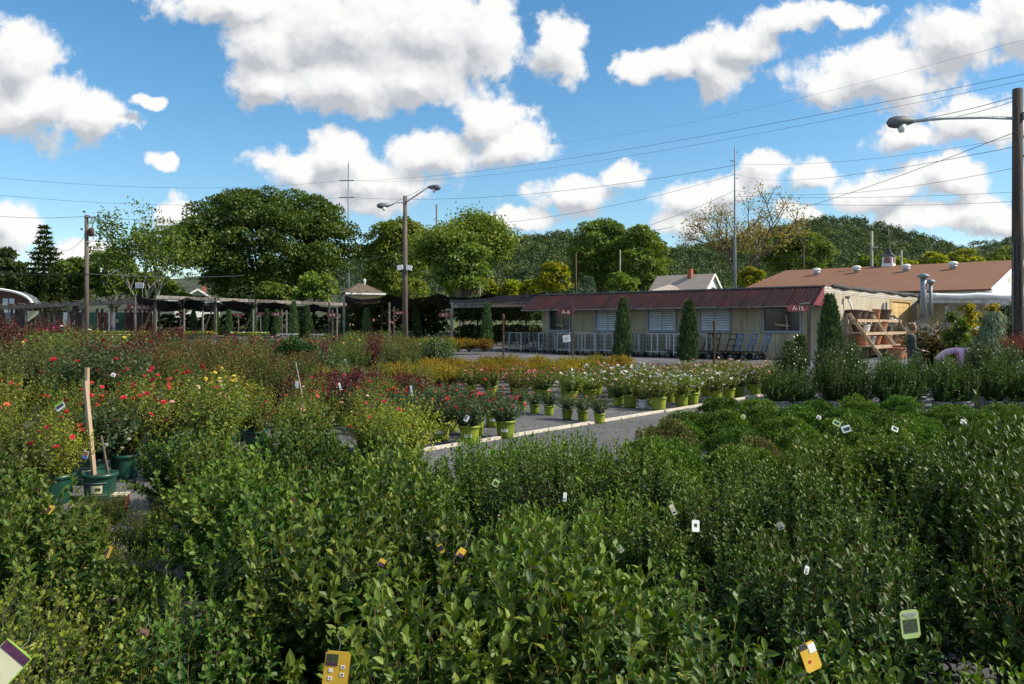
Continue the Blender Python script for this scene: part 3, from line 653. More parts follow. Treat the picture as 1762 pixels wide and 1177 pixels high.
def shingle(name, a, b):
    k = NM(name); k.rough(0.9)
    br = k.n('ShaderNodeTexBrick'); tc = k.n('ShaderNodeTexCoord'); br.inputs['Scale'].default_value = 1.0; br.offset = 0.5
    br.inputs['Brick Width'].default_value = 0.9; br.inputs['Row Height'].default_value = 0.2; br.inputs['Mortar Size'].default_value = 0.012
    br.inputs['Color1'].default_value = lin(a); br.inputs['Color2'].default_value = lin(b); br.inputs['Mortar'].default_value = lin(tuple(x*0.6 for x in a))
    k.l(tc.outputs['UV'], br.inputs['Vector'])
    st = k.noise(0.9, 6, 0.7)
    k.col(k.mix(k.ramp(st, [(0.35, (0,0,0)), (0.7, (0.5,)*3)]), br.outputs['Color'], lin(tuple(x*0.72 for x in a)))); k.bump(k.noise(20, 4), 0.3); return k.m
M['shingle'] = shingle('brown_shingle', (0.185,0.078,0.036), (0.225,0.100,0.048)); M['taupe'] = shingle('taupe_shingle', (0.33,0.28,0.24), (0.40,0.345,0.30)); M['greyroof'] = shingle('charcoal_shingle', (0.06,0.06,0.068), (0.09,0.09,0.10))
M['brownroof'] = shingle('dark_brown_shingle', (0.12,0.085,0.06), (0.16,0.115,0.085))
def slope(name, q, th, mat, parent):
    """a roof plane from four corners (eave a, eave b, ridge b, ridge a), with thickness and metre UVs"""
    q = [V(p) for p in q]; n = (q[1]-q[0]).cross(q[3]-q[0]).normalized()
    if n.z < 0: n = -n
    vs = [p + n*th for p in q] + q
    me = bpy.data.meshes.new(name); me.from_pydata([tuple(v) for v in vs], [], [(0,1,2,3),(7,6,5,4),(0,4,5,1),(1,5,6,2),(2,6,7,3),(3,7,4,0)])
    uv = me.uv_layers.new(name='UVMap'); e = (q[1]-q[0]).normalized(); f = n.cross(e)
    for l in me.loops:
        d = V(me.vertices[l.vertex_index].co) - q[0]; uv.data[l.index].uv = (d.dot(e), d.dot(f))
    me.materials.append(mat); me.update(); return obj(name, me, None, parent)

shed = empty('awning_shed', P0, RZ, 'long tan nursery shed with rusty maroon awning and five windows', 'shed')
LEN = Ly(933); DEP = Lx(1583); ZT = 3.66
wins = [(947, 981, 'open'), (1027, 1066, 'shut'), (1117, 1163, 'shut'), (1206, 1256, 'shut'), (1316, 1377, 'open')]
WB, WT = 1.46, 2.66
openings = sorted([(Ly(b), Ly(a), k) for a, b, k in wins])
mbd = MB(); 
def panel(y0, y1, z0, z1, t=0.0):
    if y1 - y0 < 0.02: return
    MB().b2(-t, 0.10, y0 + 0.008, y1 - 0.008, z0 + 0.004, z1 - 0.004).build('wall_panel', M['panel'], shed)
y = 0.0
edges = [0.0]
rd = random.Random(5)
while edges[-1] < LEN - 0.8: edges.append(edges[-1] + 1.22)
edges[-1] = LEN
for y0, y1 in zip(edges, edges[1:]): panel(y0, y1, 0.02, WB, rd.uniform(0, .012))
pos = 0.0
for (a, b, k) in openings + [(LEN, LEN, None)]:
    n = max(1, round((a - pos) / 1.15))
    for i in range(n): panel(pos + (a-pos)*i/n, pos + (a-pos)*(i+1)/n, WB, WT, rd.uniform(0, .012))
    pos = b
for y0, y1 in zip(edges, edges[1:]): panel(y0, y1, WT, ZT - 0.06)
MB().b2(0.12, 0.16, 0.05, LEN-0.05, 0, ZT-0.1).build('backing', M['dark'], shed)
MB().b2(1.6, 1.66, 0.2, LEN-0.2, 0, ZT-0.1)
MB().b2(0.16, DEP-0.1, LEN-0.1, LEN, 0, ZT-0.1).build('end_wall', M['panel'], shed)
for (a, b, k) in openings:
    w = empty('window', (0, 0, 0)); w.parent = shed
    fr = MB(); o = 0.11
    for (ya, yb, za, zb) in ((a-.07, b+.07, WB-.07, WB), (a-.07, b+.07, WT, WT+.06), (a-.07, a, WB, WT), (b, b+.07, WB, WT)): fr.b2(-o, 0.10, ya, yb, za, zb)
    fr.b2(-o-.03, 0.0, a-.10, b+.10, WB-.11, WB-.07); fr.build('frame', M['frame'], w)
    if k == 'shut':
        for i in range(9):
            z = WB + (WT-WB) * (i + .5) / 9; MB().box((-0.03, (a+b)/2, z), (0.012, b-a-.02, (WT-WB)/9*0.95), Matrix.Rotation(0.6, 3, 'Y')).build('slat', M['blind'], w)
        MB().b2(-0.06, -0.045, (a+b)/2-.03, (a+b)/2+.03, WB, WT).build('mullion', M['frame'], w)
    else:
        g = NM('dark_window_glass'); g.col(lin((0.012,0.014,0.016))); g.rough(0.12); MB().b2(-0.01, 0.0, a, b, WB, WT).build('pane', g.m, w)
        for i in range(7):
            z = WB + (WT-WB) * (i + .6) / 8; MB().b2(-0.035, -0.025, a, b - (0.25 if i > 4 else 0), z-.012, z+.012).build('louvre', M['galvdark'], w)
        MB().bar((-0.03, a+(b-a)*.35, WB), (-0.03, a+(b-a)*.38, WB+.8), .07).bar((-.03, a+(b-a)*.3, WB+.25), (-.03, a+(b-a)*.7, WB+.32), .10).build('shelf_prop', M['wood'], w)
# awning sheets, each with a standing rib
AO, AZ0 = 1.5, 2.72; nS = 15; y0, y1 = -0.02, LEN + 0.55
for i in range(nS):
    ya = y0 + (y1-y0)*i/nS; yb = y0 + (y1-y0)*(i+1)/nS - 0.006; dz = rd.uniform(-.012, .012)
    mb = MB(); n = 6; vs = []; 
    for j in range(n*2 + 1):
        yy = ya + (yb-ya)*j/(n*2); h = 0.022 if j % 2 else 0.0
        vs += [(-AO, yy, AZ0 + h + dz), (0.02, yy, ZT + h + dz*.3), ]
    fs = [(2*j, 2*j+1, 2*j+3, 2*j+2) for j in range(n*2)]
    mb.add(vs, fs); mb.bar((-AO-.02, ya, AZ0+.03+dz), (0.02, ya, ZT+.03), 0.05, 0.05)
    s_ = mb.build('awning_sheet', M['awning'], shed)
MB().add([(-AO, -.03, AZ0), (0, -.03, ZT), (0, -.03, AZ0-.03), (-AO, -.05, AZ0), (0, -.05, ZT), (0, -.05, AZ0-.03)], [(0,1,2), (5,4,3), (0,3,4,1), (1,4,5,2), (2,5,3,0)]).build('awning_end', M['awningred'], shed)
MB().bar((-AO+.04, y0, AZ0-.04), (-AO+.04, y1, AZ0-.04), .05, .08).build('awning_rail', M['oldwood'], shed)
MB().b2(-0.02, 0.14, -0.1, LEN+.3, ZT+.01, ZT+.075).build('ridge_cap', M['galvdark'], shed)
for yy in (): MB().bar((-AO+.08, yy, AZ0-.06), (0.0, yy, 2.0), .05).build('awning_bracket', M['oldwood'], shed)
# side wall
dx0, dx1, DZ = Lx(1531), Lx(1567), 3.2
xs_ = [0.0]; 
while xs_[-1] < dx0 - 1: xs_.append(xs_[-1] + 2.3)
xs_[-1] = dx0
for xa, xb in zip(xs_, xs_[1:]): MB().b2(xa+.006, xb-.006, -0.012, 0.10, 0.02, ZT-.30).build('side_panel', M['panel2'], shed)
MB().b2(dx1+.006, DEP, -0.012, 0.10, 0.02, ZT-.30).build('side_panel', M['panel2'], shed)
MB().b2(dx0, dx1, 0.0, 0.1, DZ+.12, ZT-.30).build('side_panel', M['panel2'], shed)
for i in range(5): MB().b2(-.02, DEP+.1, -0.03-.012*(i % 2), 0.1, ZT-.30+.06*i+.005, ZT-.30+.06*(i+1)).build('frieze_board', M['panel2'] if i % 2 else M['dirtywhite'], shed)
rf = MB(); r5 = random.Random(9); pts = [(1.2 + i*0.9, -.03 + r5.uniform(-.05,.05), ZT+.06+r5.uniform(-.04,.04)) for i in range(int((DEP-1)/.9)+1)]
rf.tube(pts, [r5.uniform(.09,.14) for _ in pts], 7); rf.build('roof_edge_roll', M['membrane'], shed, smooth=True)
MB().b2(0.1, DEP, 0.1, LEN-.1, ZT-.06, ZT+.0).build('flat_roof', M['membrane'], shed)
M['ochre'] = simple('ochre_door_paint', (0.42,0.27,0.09), (0.55,0.37,0.14), 2, 0.7)
M['yellowdoor'] = simple('worn_yellow_door', (0.50,0.33,0.12), (0.66,0.50,0.26), 1.5, 0.6, bump=0.1)
dr = empty('roll_up_door', (0,0,0)); dr.parent = shed
for i in range(9):
    MB().b2(dx0+.35, dx1-.35, 0.03, 0.07, .02+DZ*i/9+.006, .02+DZ*(i+1)/9-.006).build('door_slat', M['yellowdoor'], dr)
MB().b2(dx0, dx0+.34, -.04, .1, 0.02, DZ).b2(dx1-.34, dx1, -.04, .1, 0.02, DZ).b2(dx0, dx1, -.05, .1, DZ+.01, DZ+.12).build('door_frame', M['ochre'], dr)
# things fixed to the side wall
cab = empty('utility_cabinet', shedpt(Lx(1549), -1.2), RZ, 'pale metal cabinet standing against the yellow roll-up door', 'cabinet')
MB().b2(-1.6, 1.6, -.5, .5, 0.75, 1.85).build('body', M['dirtywhite'], cab); MB().b2(-.1, .1, -.53, -.5, 1.1, 1.6).build('handle', M['inkgrey'], cab); MB().b2(-1.7, 1.7, -.55, .55, 0.0, .72).build('base', M['greypot'], cab)
mtr = empty('electric_meter', shedpt(Lx(1521), -0.05), RZ, 'grey electric meter and conduit left of the yellow door', 'meter')
MB().tube([(0,-.08,0.2),(0,-.08,3.1)], .05, 6).build('conduit', M['galvdark'], mtr); MB().b2(-.35, .35, -.28, 0, 1.55, 2.2).build('box', M['inkgrey'], mtr)
MB().tube([(.5,-.2,1.9),(.5,-.5,1.9)], .22, 12).build('dial', M['galv'], mtr, smooth=True)
lamp_ = empty('wall_pipe', shedpt(Lx(1455), -0.2), RZ, 'leaning white pipe on the cream side wall above the shelves', 'pipe')
MB().tube([(-.3,0,3.2),(.25,-.25,2.1)], .05, 6).build('pipe', M['white'], lamp_); MB().box((-.35,-.02,3.2), (.25,.2,.12)).build('bracket', M['galvdark'], lamp_)
stk = empty('vent_stack', P(1589, 561, 46.8).xy.to_3d(), 0, 'pair of tall grey metal flue pipes at the shed corner', 'flue')
for dx, zt, rr in ((0, Z(478, 46.8), .17), (0.42, Z(488, 46.8), .10)):
    MB().tube([(dx,0,2.2),(dx,0,zt)], rr, 14).build('flue_pipe', M['steelpole'], stk, smooth=True); MB().lathe([(rr+.02, zt), (rr+.16, zt+.04), (rr+.16, zt+.15), (0.01, zt+.28)], 14, (dx,0,0)).build('flue_cap', M['steelpole'], stk, smooth=True)
MB().tube([(0,0,2.25),(-.5,-.1,1.9),(-.6,0,.3)], .14, 8).build('elbow', M['membrane'], stk)

# ------------------------------------------------------------------ brown roofed building
AP = P(1747, 450, 60.0)
bb = empty('brown_roof_building', (AP.x, AP.y, 0), RZ, 'long building with brown shingle roof, cupola and white gable', 'building')
wv, RL, rz_, ez = 12.0, 17.6, AP.z, 3.95        # local x = away from the camera, local y = along the ridge
slope('roof', [(-wv, -0.4, ez), (-wv, RL, ez), (0, RL, rz_), (0, -0.4, rz_)], .12, M['shingle'], bb)
slope('roof', [(wv, RL, ez), (wv, -0.4, ez), (0, -0.4, rz_), (0, RL, rz_)], .12, M['shingle'], bb)
MB().add([(-wv+.3, 0, 0), (wv-.3, 0, 0), (wv-.3, 0, ez), (0, 0, rz_-.05), (-wv+.3, 0, ez)], [(0,1,2,3,4)]).b2(-wv+.3, -wv+.5, 0, RL-.3, 0, ez).add([(-wv+.3, RL-.3, 0), (wv-.3, RL-.3, 0), (wv-.3, RL-.3, ez), (0, RL-.3, rz_-.05), (-wv+.3, RL-.3, ez)], [(4,3,2,1,0)]).build('wall', M['sidewhite'], bb)
th = math.atan2(rz_-ez, wv)
MB().bar((-wv-.1, -.45, ez-.02), (0, -.45, rz_+.02), .09, .34).build('rake_board', M['white'], bb); MB().bar((wv+.1, -.45, ez-.02), (0, -.45, rz_+.02), .09, .34).build('rake_board', M['white'], bb)
for i in range(5): MB().b2(-3.2-.18*i*0+0, -2.2, -.04, -.0, 4.9+.2*i, 5.05+.2*i).build('gable_louvre', M['dirtywhite'], bb)
def on_roof(px, py):
    """hit the front roof plane through a photograph pixel"""
    c = V((0, 0, CAMH)); d = V(((px-CX)/F, 1, (HY-py)/F)); n = (V(VV) * (rz_-ez) - V((0,0,1)) * wv); p0 = V((AP.x, AP.y, rz_))
    t = (p0 - c).dot(n) / d.dot(n); return c + d * t
for i, (px, py) in enumerate(((1405, 476), (1474, 472), (1559, 470), (1640, 466))):
    p = on_roof(px, py); v = empty('roof_vent', p, 0, ORD[i] + ' white turbine vent from the left on the brown roof', 'roof vent', 'vents on the brown roof')
    MB().lathe([(.20,-.2),(.20,.28),(.30,.30),(.31,.38),(.22,.42)], 14).build('collar', M['galv'], v, smooth=True)
    MB().lathe([(.22,.42),(.32,.48),(.34,.58),(.26,.68),(.01,.72)], 14).build('cap', M['white'], v, smooth=True)
cp = bb.matrix_basis @ V((0,0,0)); t_ = (AP.x - AP.y*(1529-CX)/F) / (0.762 + .648*(1529-CX)/F)
cu = empty('cupola', (AP.x - .762*t_, AP.y + .648*t_, rz_-.15), RZ, 'small white cupola with red louvres and rooster weathervane on the ridge', 'cupola')
MB().b2(-.44,.44,-.44,.44,-.3,.42).build('base', M['white'], cu); MB().b2(-.40,.40,-.40,.40,.42,1.02).build('drum', M['white'], cu)
for s, ax in ((-1,0),(1,0),(-1,1),(1,1)):
    mb = MB()
    for i in range(5):
        z = .46 + .1*i; w = .26 if i < 4 else .18
        (mb.b2(s*.41-.015, s*.41+.015, -w, w, z, z+.075) if ax == 0 else mb.b2(-w, w, s*.41-.015, s*.41+.015, z, z+.075))
    mb.build('louvre', M['awningred'], cu)
MB().lathe([(.74,1.0),(.66,1.08),(.40,1.22),(.22,1.45),(.10,1.75),(.04,2.05)], 4).build('roof', M['membrane'], cu, rot=(0,0,math.pi/4))
wvn = MB().tube([(0,0,2.0),(0,0,3.1)], .03, 6); wvn.bar((-.45,0,2.55),(.45,0,2.55), .03).bar((0,-.45,2.45),(0,.45,2.45), .03)
wvn.add([(-.1,-.02,2.75),(.12,-.02,2.8),(.30,-.02,3.25),(.14,-.02,3.15),(.05,-.02,3.1),(-.1,-.02,3.45),(-.28,-.02,3.25),(-.2,-.02,3.0)] + [(-.1,.02,2.75),(.12,.02,2.8),(.30,.02,3.25),(.14,.02,3.15),(.05,.02,3.1),(-.1,.02,3.45),(-.28,.02,3.25),(-.2,.02,3.0)], [tuple(range(8)), tuple(range(15,7,-1))] + [(i, (i+1)%8, 8+(i+1)%8, 8+i) for i in range(8)])
wvn.build('weathervane', M['wire'], cu)
# lean-to canopy in front of it
ca = empty('lean_to_canopy', (0,0,0), 0, 'white edged lean-to canopy with dark shade below, beside the shed', 'canopy')
a1, a2 = P(1596, 508, 48), P(1830, 512, 46); b1, b2_ = P(1590, 505, 58), P(1850, 505, 58)
slope('roof_sheet', [a1, a2, b2_, b1], .06, M['dirtywhite'], ca)
r5 = random.Random(4); pts = [a1.lerp(a2, i/16) + V((0,-.1,r5.uniform(-.05,.04)-.02)) for i in range(17)]
MB().tube(pts, [r5.uniform(.13,.2) for _ in pts], 7).build('rolled_edge', M['white'], ca, smooth=True)
MB().bar(a1 + V((0,0,-.32)), a2 + V((0,0,-.32)), .12, .22).build('fascia', M['dirtywhite'], ca)
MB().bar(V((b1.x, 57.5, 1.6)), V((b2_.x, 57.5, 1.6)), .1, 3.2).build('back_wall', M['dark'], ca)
for px in (1628, 1690, 1745, 1800): p = P(px, 561, 47.4); MB().bar((p.x, p.y, 0), (p.x, p.y, 2.9), .16).build('post', M['oldwood'], ca)
pw = P(1608, 561, 50.5); MB().b2(pw.x-1.1, pw.x+.75, 50.4, 50.55, 0, 3.1).build('side_wall', M['panel'], ca)
# ------------------------------------------------------------------ houses behind
def gable_house(name, label, loc, rz, W, D, h, rh, wall, roofm, over=.35, wins=(), chimney=None, porch=False):
    """local x across the ridge, y along the ridge; gable at y=0 faces -y"""
    o = empty(name, loc, rz, label, 'house')
    MB().add([(-W/2,0,0),(W/2,0,0),(W/2,0,h),(0,0,h+rh),(-W/2,0,h)], [(0,1,2,3,4)]).build('wall', wall, o); MB().add([(-W/2,D,0),(W/2,D,0),(W/2,D,h),(0,D,h+rh),(-W/2,D,h)], [(4,3,2,1,0)]).build('wall', wall, o)
    for s in (-1,1): MB().b2(s*W/2-.05, s*W/2+.05, 0.01, D-.01, 0, h).build('wall', wall, o)
    k = rh / (W/2); e = over
    ro = None
    for s in (-1,1):
        q = slope('roof', [(s*(W/2+e), -e, h-k*e), (s*(W/2+e), D+e, h-k*e), (0, D+e, h+rh), (0, -e, h+rh)], .14, roofm, o); ro = ro or q
        MB().bar((s*(W/2+e), -e-.06, h-k*e-.02), (0, -e-.06, h+rh-.02), .08, .32).build('rake_board', M['white'], o)
    for (x, z, w, hh) in wins:
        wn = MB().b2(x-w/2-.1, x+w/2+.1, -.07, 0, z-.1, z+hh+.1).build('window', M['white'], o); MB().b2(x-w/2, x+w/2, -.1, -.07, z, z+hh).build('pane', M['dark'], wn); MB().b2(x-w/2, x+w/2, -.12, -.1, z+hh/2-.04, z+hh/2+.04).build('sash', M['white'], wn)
    if chimney: MB().b2(chimney[0]-.35, chimney[0]+.35, chimney[1]-.35, chimney[1]+.35, chimney[2], chimney[3]).build('chimney', simple('red_brick', (0.30,0.08,0.045), (0.40,0.14,0.08), 6, 0.9), o)
    return o
hz = terr(0, 112)
h1 = gable_house('gabled_house', 'white gabled house with taupe roof and brick chimney behind the shed', (P(1226,561,112).x, 112, hz), math.radians(52), 8.5, 9.5, 4.6, 3.6, M['sidewhite'], M['taupe'], .4, [(0.2, 4.6, 1.1, 1.5), (-2.4, 1.6, 1.1, 1.5), (2.4, 1.6, 1.1, 1.5)], (-.6, 3.6, 7.5, 9.2))
# front porch gable towards the camera-left slope
slope('porch_roof', [(-9.0, 3.0, 3.9), (-9.0, 6.2, 5.4), (-2.2, 6.2, 6.6), (-3.2, 3.0, 5.1)], .12, M['taupe'], h1); slope('porch_roof', [(-9.0, 9.4, 3.9), (-9.0, 6.2, 5.4), (-2.2, 6.2, 6.6), (-3.2, 9.4, 5.1)], .12, M['taupe'], h1)
MB().add([(-8.6,3.2,3.8),(-8.6,9.2,3.8),(-8.6,6.2,5.3)], [(0,1,2)]).build('porch_gable', M['greyroof'], h1); MB().b2(-8.75,-8.55,2.9,9.5,3.45,3.85).build('porch_beam', M['white'], h1)
MB().b2(-8.7,-8.6,5.8,6.6,4.2,4.7).build('gable_vent', M['white'], h1)
for yy in (3.2, 9.2): MB().bar((-8.6,yy,0),(-8.6,yy,3.5),.2).build('porch_post', M['white'], h1)
h1.scale = (.87,.87,.87)
gable_house('cottage', 'small white cottage with charcoal roof beneath the huge oak', (P(340,561,135).x, 135, terr(0,135)), math.radians(24), 7, 11, 3.4, 2.2, M['sidewhite'], M['greyroof'], .4, [(0.6, 3.2, 1.2, 1.3)], (1.2, 2.5, 4.2, 6.2))
# hip roofed yellow building
hy = 100.0; c0 = P(621, 561, hy); hb = empty('hip_roof_house', (c0.x, hy, terr(0, hy)), math.radians(25), 'cream sided house with brown hip roof beyond the shade cloth', 'house')
M['creamside'] = simple('cream_siding', (0.52,0.43,0.27), (0.60,0.50,0.33), 2, 0.7)
for i in range(14): MB().b2(-2.0-.004*(i%2), 1.9, -2.0-.004*(i%2), 2.4, i*.3+.004, (i+1)*.3).build('siding_board', M['creamside'], hb)
zt = 4.2; q = [(-2.5,-2.5,zt),(2.4,-2.5,zt),(2.4,2.9,zt),(-2.5,2.9,zt)]; ra, rb = (-.05,-.3,zt+1.35), (-.05,.7,zt+1.35)
slope('roof', [q[0], q[1], ra, ra], .1, M['brownroof'], hb); slope('roof', [q[1], q[2], rb, ra], .1, M['brownroof'], hb); slope('roof', [q[3], q[0], ra, rb], .1, M['brownroof'], hb); slope('roof', [q[2], q[3], rb, rb], .1, M['brownroof'], hb)
MB().b2(-2.55,2.45,-2.6,-2.5,zt-.15,zt+.05).b2(2.4,2.5,-2.5,2.9,zt-.15,zt+.05).build('gutter', M['white'], hb); MB().lathe([(.12,0),(.12,.5),(.2,.55),(.2,.8),(0.01,.9)], 8, (.3,-.6,zt+1.0)).build('roof_vent', M['white'], hb)
MB().add([(-2.4,-2.6,1.2),(4.0,-2.6,1.2),(4.0,-5.2,.4),(-2.4,-5.2,.4)],[(0,1,2,3)]).build('porch_roof', M['terra'], hb)
# arched barn
yb = 92.0; c0 = P(-22, 561, yb); ba = empty('arched_barn', (c0.x, yb, terr(0,yb)), 0, 'dark red barn with white trimmed arched roof', 'barn')
RW = (58+22)/F*yb; zb = Z(530, yb) - terr(0,yb); za = Z(497, yb) - terr(0,yb)
arc = [(RW*math.cos(t), zb + (za-zb)*math.sin(t)**.8 if math.sin(t) > 0 else zb) for t in np.linspace(0, math.pi, 19)]
M['barnred'] = simple('dark_barn_red', (0.065,0.016,0.014), (0.10,0.028,0.022), 2, 0.7)
MB().add([(-RW,0,0)] + [(x,0,z) for x, z in arc][::-1] + [(RW,0,0)], [tuple(range(21))[::-1]]).build('wall', M['barnred'], ba)
MB().tube([(x,-.15,z) for x, z in arc], .16, 6).build('arch_trim', M['white'], ba)
rm = MB(); rm.add([(x,-.2,z+.03) for x, z in arc] + [(x,1.6,z+.03) for x, z in arc], [(i,i+1,20+i,19+i) for i in range(18)]); rm.build('roof', M['galvdark'], ba)
for i, (x, m_) in enumerate(((.1,'galvdark'),(.75,'galv'),(1.45,'rust'),(2.15,'galv'),(2.9,'galv'))): MB().b2(x-.3,x+.3,-.12,-.02,zb-.6,zb+1.1).build('door_panel', M[m_], ba)

# ------------------------------------------------------------------ trees and far shrubs
def tr(name, label, mat, px0, px1, top, bot, Y, nb, nl, ll, seed, **kw):
    z0 = terr(0, Y); xc = X((px0+px1)/2, Y); rx = (px1-px0)/2/F*Y; zt = Z(top, Y); zb = Z(bot, Y)
    if zb < z0 + .3: zb = z0 + .3
    return tree(name, label, mat, (xc, Y, z0), zt, (xc, Y, (zt+zb)/2), (rx, rx*kw.pop('deep', .85), (zt-zb)/2), nb, nl, ll, seed, **kw)
tr('oak_tree', 'huge dark green oak towering over the shade cloth', 'oak', 288, 630, 320, 534, 112, 300, 76000, 0.40, 21, trunk_r=.9, blob=(.13,.24), shell=.52, fill=.3, low=-.97)
tr('shade_tree', 'rounded mid green tree just right of the huge oak, behind the double lamp pole', 'treelight', 622, 752, 370, 532, 118, 100, 20000, 0.40, 22, trunk_r=.45, blob=(.2,.36))
branch_tree('maple_tree', 'pale green open tree with light trunks right of the double lamp pole', 'treelight', (X(798, 92), 92, terr(0,92)), 13.6, 23, bark='palebark', trunk_r=.24, depth=4, spread=.27, ll=.32, per=60, first=.34, stems=2, clus=.7)
tr('leafy_tree', 'leafy light green tree filling behind the pale trunks', 'treelight', 748, 850, 400, 530, 88, 56, 9500, 0.36, 24, trunk_r=.3, blob=(.26,.42))
tr('hackberry_tree', 'big round dense tree standing left of the white gabled house', 'treemid', 968, 1098, 374, 528, 128, 110, 22000, 0.40, 25, trunk_r=.5, blob=(.2,.34))
tr('hackberry_tree', 'broad tree in sunlit leaf colour crowding the white gabled house', 'treelight', 1050, 1156, 388, 530, 122, 90, 17000, 0.38, 26, trunk_r=.5, blob=(.2,.34))  # right side of the round tree, its sunlight put into lighter leaves
branch_tree('thinning_tree', 'tall half bare tree with tan autumn leaves behind the grey steel pole', 'autumn', (X(1292, 126), 126, terr(0,126)), 23.0, 27, trunk_r=.55, depth=4, spread=.46, ll=.32, per=17, first=.33, clus=.75, n0=5, taper=.60)
tr('linden_tree', 'rounded olive green tree left of the brown roof', 'treemid', 1308, 1440, 400, 482, 135, 80, 14000, 0.4, 28, trunk_r=.4)
tr('yellow_shrub', 'bright yellow green bush beside the thinning tree above the awning', 'treeyellow', 1268, 1326, 462, 500, 118, 22, 2500, 0.4, 29, trunk_r=.15, cat='bush')
tr('poplar_tree', 'small yellow green tree rising over the shade cloth left of the bare post', 'treeyellow', 918, 984, 452, 512, 112, 34, 4500, 0.4, 30, trunk_r=.2)
for i, (a, b, t) in enumerate(((768, 822, 470), (812, 862, 478), (852, 902, 482), (886, 934, 484))):
    tr('yellow_bush', ORD[i] + ' sunny yellow bush from the left in the row above the shade cloth', 'treeyellow', a, b, t, 520, 125, 20, 2300, 0.42, 31+i, trunk_r=.12, group='yellow bushes beyond the shade cloth', cat='bush')
for i, (a, b, t) in enumerate(((1470, 1530, 432), (1520, 1580, 440), (1570, 1640, 436), (1630, 1700, 430), (1690, 1790, 424))):
    tr('roadside_tree', ORD[i] + ' yellow green tree from the left in the line behind the brown roof', 'treeyellow' if i in (1, 2, 3) else 'treelight', a, b, t, 490, 150, 24, 3000, 0.55, 41+i, trunk_r=.2, group='trees behind the brown roof')
tr('round_shrub', 'round green shrub above the maroon awning by the pale post', 'treelight', 1040, 1104, 470, 512, 92, 26, 2600, 0.32, 46, trunk_r=.12, cat='bush')
sp = empty('small_spruce', (X(1013, 88), 88, terr(0,88)), 0, 'small grey green spruce tip peeking above the awning', 'spruce'); obj('crown', conifer_mesh('crown', 'bluepine', 3, 6.2, 1.3, 1500, .38, .12, .1, .8, .2, 0, .5), None, sp); MB().tube([(0,0,-.2),(0,0,5.5)], [.12,.03], 6).build('trunk', M['bark'], sp)
# pine on the left: whorls of drooping boughs
def pine(loc, H, R, seed, label):
    o = empty('pine_tree', loc, 0, label, 'pine'); r = np.random.default_rng(seed); mb = MB(); mb.tube([(0,0,-.3),(0,0,H*.98)], [.3,.03], 8)
    Ps, Ds = [], []
    for lev in range(17):
        t = .12 + .86*lev/16; z = H*t; L = R*(1-t)**.8*(0.8+.4*r.random())+.25; nb = 7 if t < .8 else 5
        for j in range(nb):
            a = 6.283*(j+r.random()*.6)/nb + lev; d = np.array([math.cos(a), math.sin(a), 0.0]); Lj = L*(.75+.4*r.random())
            e = d*Lj + np.array([0,0,z+Lj*(.12-.10*(1-t))]); mb.tube([(0,0,z), tuple(e)], [.05,.015], 4, False)
            n = int(26*Lj)+14; s = (0.22+.78*r.random(n))[:,None]; Ps.append(np.array([0,0,z])*(1-s)+e*s + r.normal(size=(n,3))*np.array([.28,.28,.12])*(.4+Lj*.16)); Ds.append(d*1.0+r.normal(size=(n,3))*.6+np.array([0,0,.35]))
    Pp = np.concatenate(Ps); D = np.concatenate(Ds); tag(obj('crown', leaves('crown', Pp, D, np.tile([0.05,0.1,1.0],(len(Pp),1)), .55, .2, M['treedark'], 1), None, o), kind='stuff'); mb.build('trunk', M['bark'], o)
pine((X(76, 112), 112, terr(0,112)), Z(389,112)-terr(0,112), 3.2, 5, 'tall dark layered pine left of the wooden utility pole')
branch_tree('walnut_tree', 'tall open walnut with bare lower trunks left of the huge oak', 'treemid', (X(246, 98), 98, terr(0,98)), 11.6, 51, bark='palebark', trunk_r=.17, depth=3, spread=.26, ll=.40, per=24, first=.46, stems=3, clus=.75)
for i, (a, b, t, Y, m_) in enumerate(((-40, 46, 428, 118, 'treedark'), (30, 120, 470, 125, 'treedark'), (90, 175, 440, 130, 'treemid'), (150, 240, 424, 128, 'treemid'), (205, 310, 470, 122, 'treemid'), (-70, 10, 450, 110, 'treedark'))):
    tr('roadside_tree', ['dark tree at the left border above the barn', 'low dark tree under the pine', 'olive tree directly behind the wooden utility pole', 'rounded tree behind the walnut trunks', 'low green tree between walnut and oak', 'dark tree mostly cut off by the left border'][i], m_, a, b, t, 532, Y, 46, 6000, 0.5, 52+i, trunk_r=.25, group='trees along the left skyline')
for i, (a, b, t, Y) in enumerate(((440, 505, 486, 92), (500, 580, 470, 88))):
    tr('under_tree', ['small dark green tree under the oak, left one', 'feathery olive tree under the oak beside the cream house'][i], ('treemid', 'treelight')[i], a, b, t, 532, Y, 30, 3600, 0.36, 60+i, trunk_r=.15)
for i, (a, b, t, Y) in enumerate(((660, 740, 480, 110), (380, 470, 495, 100), (280, 350, 505, 118))):
    tr('hedge_shrub', ['leafy green shrub right of the cream house', 'dark shrub behind the timber shade frame', 'low bush at the cottage wall'][i], ('treelight','treedark','treemid')[i], a, b, t, 536, Y, 24, 2600, .4, 64+i, trunk_r=.12, cat='bush')

